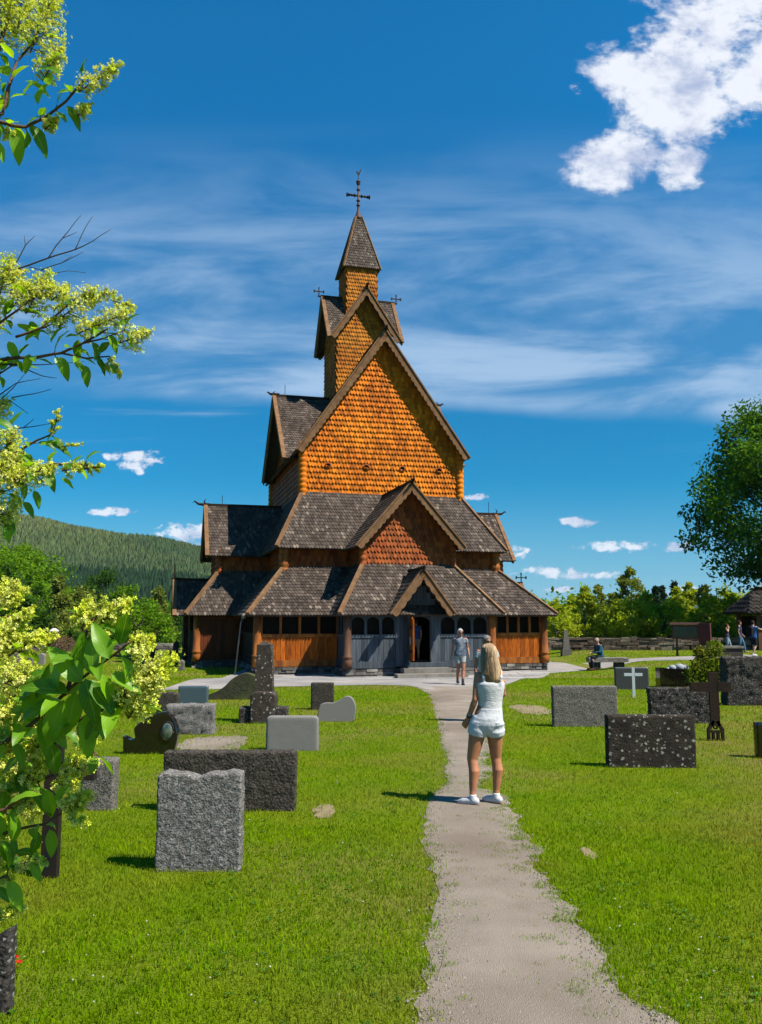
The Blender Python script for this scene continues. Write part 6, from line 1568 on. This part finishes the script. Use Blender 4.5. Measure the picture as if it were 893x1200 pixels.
# --- bare twigs
def tw(pts, r=.002, d=2.35): stem([(x, y, d) for x, y in pts], r, .0007, leaf=False, mb=twigs)
tw([(-40,330),(13,318),(56,304),(88,292),(110,282),(130,268)], .0034); tw([(56,304),(64,290),(72,280),(82,268),(95,252)]); tw([(88,292),(98,272),(108,252)], .0015); tw([(13,318),(22,305),(29,288),(33,283),(40,277)], .0022)
tw([(29,288),(28,276)], .0012); tw([(72,280),(90,272)], .0012); tw([(48,318),(72,309),(98,294)], .0018); tw([(35,313),(60,322),(80,317),(100,318)], .0014); tw([(72,309),(84,300)], .001)
tw([(-30,410),(0,421),(30,433),(50,440),(66,443)], .003); tw([(-30,480),(0,462),(18,450),(48,443)], .0025); tw([(12,467),(39,461),(60,455)], .0018); tw([(0,468),(15,455),(28,440)], .0016); tw([(9,470),(33,484)], .0012)
tw([(-40,512),(0,506),(15,503),(39,499),(60,496)], .003); tw([(28,501),(40,490)], .0014); tw([(-20,425),(30,428),(64,426),(100,424)], .0022)
# --- middle branches
stem([(-60,425,2.4),(0,420,2.35),(40,418,2.3),(72,414,2.28),(95,402,2.25),(128,384,2.2)], .006, .0025, .06, .045, skip=.0)
stem([(-60,400,2.4),(-5,385,2.35),(20,365,2.3),(45,345,2.3)], .005, .002, .06, .04)
stem([(72,414,2.28),(100,420,2.25),(128,418,2.25),(138,430,2.25)], .003, .0015, .055, .05)
stem([(95,402,2.25),(120,396,2.22),(146,388,2.2)], .003, .0015, .05, .06)
stem([(20,395,2.3),(50,385,2.3),(75,362,2.28),(95,345,2.28)], .004, .002, .055, .045)
stem([(-40,450,2.4),(-10,440,2.4),(20,425,2.35)], .004, .002, .06, .04)
for a in ((30,368,58,318,2.3,26,280),(72,372,112,340,2.27,24,260),(96,352,132,342,2.27,14,150),(112,382,155,364,2.22,20,220),(140,402,177,388,2.2,18,200),(126,420,140,440,2.25,11,110),(0,345,12,300,2.33,24,250),(15,360,34,330,2.35,22,220),(60,352,80,336,2.3,18,170),(-20,500,10,468,2.38,26,260),(90,392,118,378,2.26,15,150),(-25,390,5,350,2.4,26,220),(130,352,158,360,2.24,10,90),(-10,330,30,318,2.35,18,170),(40,350,60,330,2.3,15,150),(50,385,80,370,2.28,14,120)): panicle(*a, sz=2.9)
for a in ((70,418,2.27,-65,32),(100,428,2.24,-80,28),(84,420,2.26,-40,30),(112,418,2.24,-50,26),(60,402,2.28,70,28),(45,395,2.3,120,30),(30,400,2.3,60,30),(52,375,2.3,10,28),(20,380,2.32,-20,32),(128,392,2.21,-60,26),(10,400,2.33,-60,30),(92,398,2.25,-100,28),(5,372,2.33,80,28),(76,395,2.27,20,26),(120,404,2.23,10,22),(35,415,2.3,-100,26),(140,384,2.2,70,22)): px_leaf(*a)
# --- third group
stem([(-60,590,2.1),(0,568,2.05),(30,556,2.03),(62,545,2.0),(95,546,2.0),(118,548,2.0)], .006, .0022, .055, .04, skip=.1)
stem([(-20,560,2.1),(20,530,2.08),(45,515,2.06),(66,506,2.05)], .004, .002, .05, .045)
stem([(-60,600,2.1),(-20,590,2.1),(10,575,2.08)], .004, .002, .06, .04)
for a in ((62,508,70,478,2.05,8,80),(68,524,97,520,2.05,5,50),(-10,575,20,530,2.05,32,340),(10,575,40,548,2.03,24,240),(35,562,66,546,2.0,17,170),(72,552,102,545,2.0,12,110),(98,550,122,546,2.0,8,80),(-5,540,20,505,2.06,26,260),(-10,610,22,590,2.05,26,260),(0,560,28,540,2.08,22,200)): panicle(*a, sz=3.0)
for a in ((12,500,2.08,70,30),(-5,492,2.05,-20,30),(18,528,2.06,130,26),(55,518,2.05,60,26),(46,522,2.05,20,28),(60,520,2.05,-20,30),(-2,602,2.05,-40,34),(28,588,2.03,-45,24),(72,560,2.0,-30,20),(40,575,2.02,-60,24),(6,612,2.05,-70,26),(84,545,2.0,60,18),(10,515,2.08,-80,26)): px_leaf(*a)
# --- big lower group
stem([(-60,910,1.9),(-10,900,1.88),(25,885,1.85),(50,862,1.85)], .004, .002, .06, .04)
stem([(-60,840,1.9),(-20,830,1.88),(15,815,1.86),(45,800,1.85)], .004, .002, .06, .04)
stem([(-60,1020,1.9),(-15,1010,1.88),(22,1000,1.86),(48,985,1.85)], .004, .002, .055, .04)
stem([(-60,960,1.5),(-30,955,1.5),(0,950,1.5),(22,938,1.5)], .004, .002, .06, .04)
stem([(-60,740,1.9),(-20,730,1.88),(10,722,1.86)], .004, .002, .06, .04)
stem([(40,846,1.65),(60,850,1.66),(95,862,1.68),(112,880,1.68)], .003, .0015, .055, .04)
for a in ((-10,905,30,880,1.8,22,240),(30,860,60,838,1.85,20,200),(-15,985,20,968,1.8,18,180),(25,955,52,945,1.8,14,130),(-15,1040,15,1028,1.75,14,120),(60,925,90,915,1.75,14,130),(20,845,48,835,1.8,16,150),(-20,745,15,735,1.85,22,220),(85,870,112,868,1.72,12,110),(40,1000,20,1020,1.75,9,70)): panicle(*a, sz=3.6)
stem([(-60,890,1.7),(-20,880,1.66),(16,866,1.62),(40,846,1.6),(62,826,1.58),(78,810,1.57),(105,788,1.55),(137,764,1.53),(150,752,1.52)], .0052, .002, .072, .04, skip=.05)
stem([(-60,885,1.75),(0,883,1.72),(32,880,1.7),(62,872,1.7)], .005, .003, .07, .06)
stem([(62,872,1.62),(90,845,1.6),(118,833,1.58),(150,817,1.56)], .004, .0025, .07, .045)
stem([(-60,800,1.75),(-20,785,1.72),(8,772,1.7),(26,758,1.7)], .004, .002, .06, .05)
stem([(-60,960,1.75),(-10,945,1.72),(25,925,1.7),(60,908,1.68)], .004, .002, .06, .05)
stem([(-60,1000,1.75),(-20,985,1.72),(20,975,1.7),(50,968,1.68),(70,955,1.68)], .004, .002, .06, .06)
stem([(-60,1050,1.7),(-20,1040,1.7),(10,1025,1.68)], .004, .002, .055, .06)
stem([(78,810,1.57),(92,770,1.56),(104,735,1.55),(112,722,1.55)], .004, .002, .06, .05)
for a in ((96,738,104,702,1.55,17,170),(118,730,152,704,1.55,19,200),(150,765,178,748,1.53,19,200),(135,822,203,772,1.56,32,520),(150,842,180,800,1.57,22,240),(-5,712,20,684,1.72,22,220),(20,730,38,712,1.7,12,100),(22,765,42,742,1.7,14,130),(-15,770,25,728,1.7,26,260),(-5,805,45,785,1.66,26,280),(25,818,52,800,1.66,16,150),(-15,850,25,828,1.65,26,260),(-10,880,22,858,1.65,20,190),(30,890,58,862,1.68,20,220),(22,915,56,898,1.68,17,170),(66,905,114,896,1.66,18,220),(72,950,106,930,1.66,17,190),(80,960,104,965,1.66,9,70),(10,948,48,935,1.7,15,140),(-12,1010,8,1000,1.7,14,100),(-15,1080,28,1064,1.68,12,140),(38,1006,54,1012,1.68,7,50),(60,760,45,740,1.72,14,100),(-10,760,12,742,1.7,20,180),(100,780,125,745,1.62,18,150),(-5,930,20,915,1.68,16,150),(115,800,140,830,1.6,16,140),(0,700,30,690,1.74,16,140)): panicle(*a, sz=3.9)
for a in ((110,792,1.54,100,52),(120,780,1.53,72,46),(128,772,1.52,112,50),(96,800,1.55,128,62),(80,812,1.56,160,60),(70,824,1.57,190,52),(62,830,1.57,150,60),(100,795,1.54,-70,58),(88,810,1.55,-95,56),(75,820,1.56,-110,60),(105,800,1.53,-40,50),(118,790,1.52,-60,44),(50,840,1.58,-70,50),(40,848,1.6,110,48),(66,815,1.56,95,56),(130,790,1.52,-20,44),(142,768,1.52,35,38),(100,838,1.56,-75,52),(115,835,1.56,-100,44),(90,846,1.57,-55,48),(122,832,1.56,20,34),(60,870,1.6,-80,44),(30,860,1.62,80,46),(10,868,1.63,120,44),(55,800,1.58,200,46),(30,800,1.64,40,40),(12,835,1.62,20,42),(134,808,1.55,-85,40),(20,905,1.68,-60,36),(40,930,1.67,-40,34),(55,925,1.66,-80,38),(5,925,1.66,-100,44),(15,955,1.68,-80,36),(45,975,1.66,-100,30),(58,972,1.66,-75,34),(2,985,1.68,-60,34),(-5,1040,1.68,-40,26),(66,945,1.66,80,34),(84,900,1.66,-120,24),(25,890,1.66,200,40),(36,1010,1.68,-50,26),(18,1000,1.68,10,26)): px_leaf(*a)
stems.build('branch', MT['twig'], shrub, smooth=True); twigs.build('bare_twig', MT['graytwig'], shrub, smooth=True)
m = MB(); m.add_np(np.array([list(v) for v in LV]), [np.array(LF4)], [np.array(LR)]); lo = m.build('foliage', MT['shleaf'], shrub, smooth=True)
at_ = lo.data.attributes.new('luv', 'FLOAT_VECTOR', 'POINT'); at_.data.foreach_set('vector', np.array(LUVS, dtype=np.float32).ravel())

# ================================================================== AIR
hz = MB(); hz.box((-9500,-60,-6.2),(9500,13000,190)); ho = hz.build('haze', None if False else bpy.data.materials.new('haze_air')); tag(ho, kind='stuff')
hm = ho.data.materials[0]; hm.use_nodes = True; hm.node_tree.nodes.clear(); pv = hm.node_tree.nodes.new('ShaderNodeVolumePrincipled'); pv.inputs['Density'].default_value = HAZE if 'HAZE' in globals() else .000035
pv.inputs['Color'].default_value = (.62,.78,1,1); hout = hm.node_tree.nodes.new('ShaderNodeOutputMaterial'); hm.node_tree.links.new(pv.outputs[0], hout.inputs['Volume'])
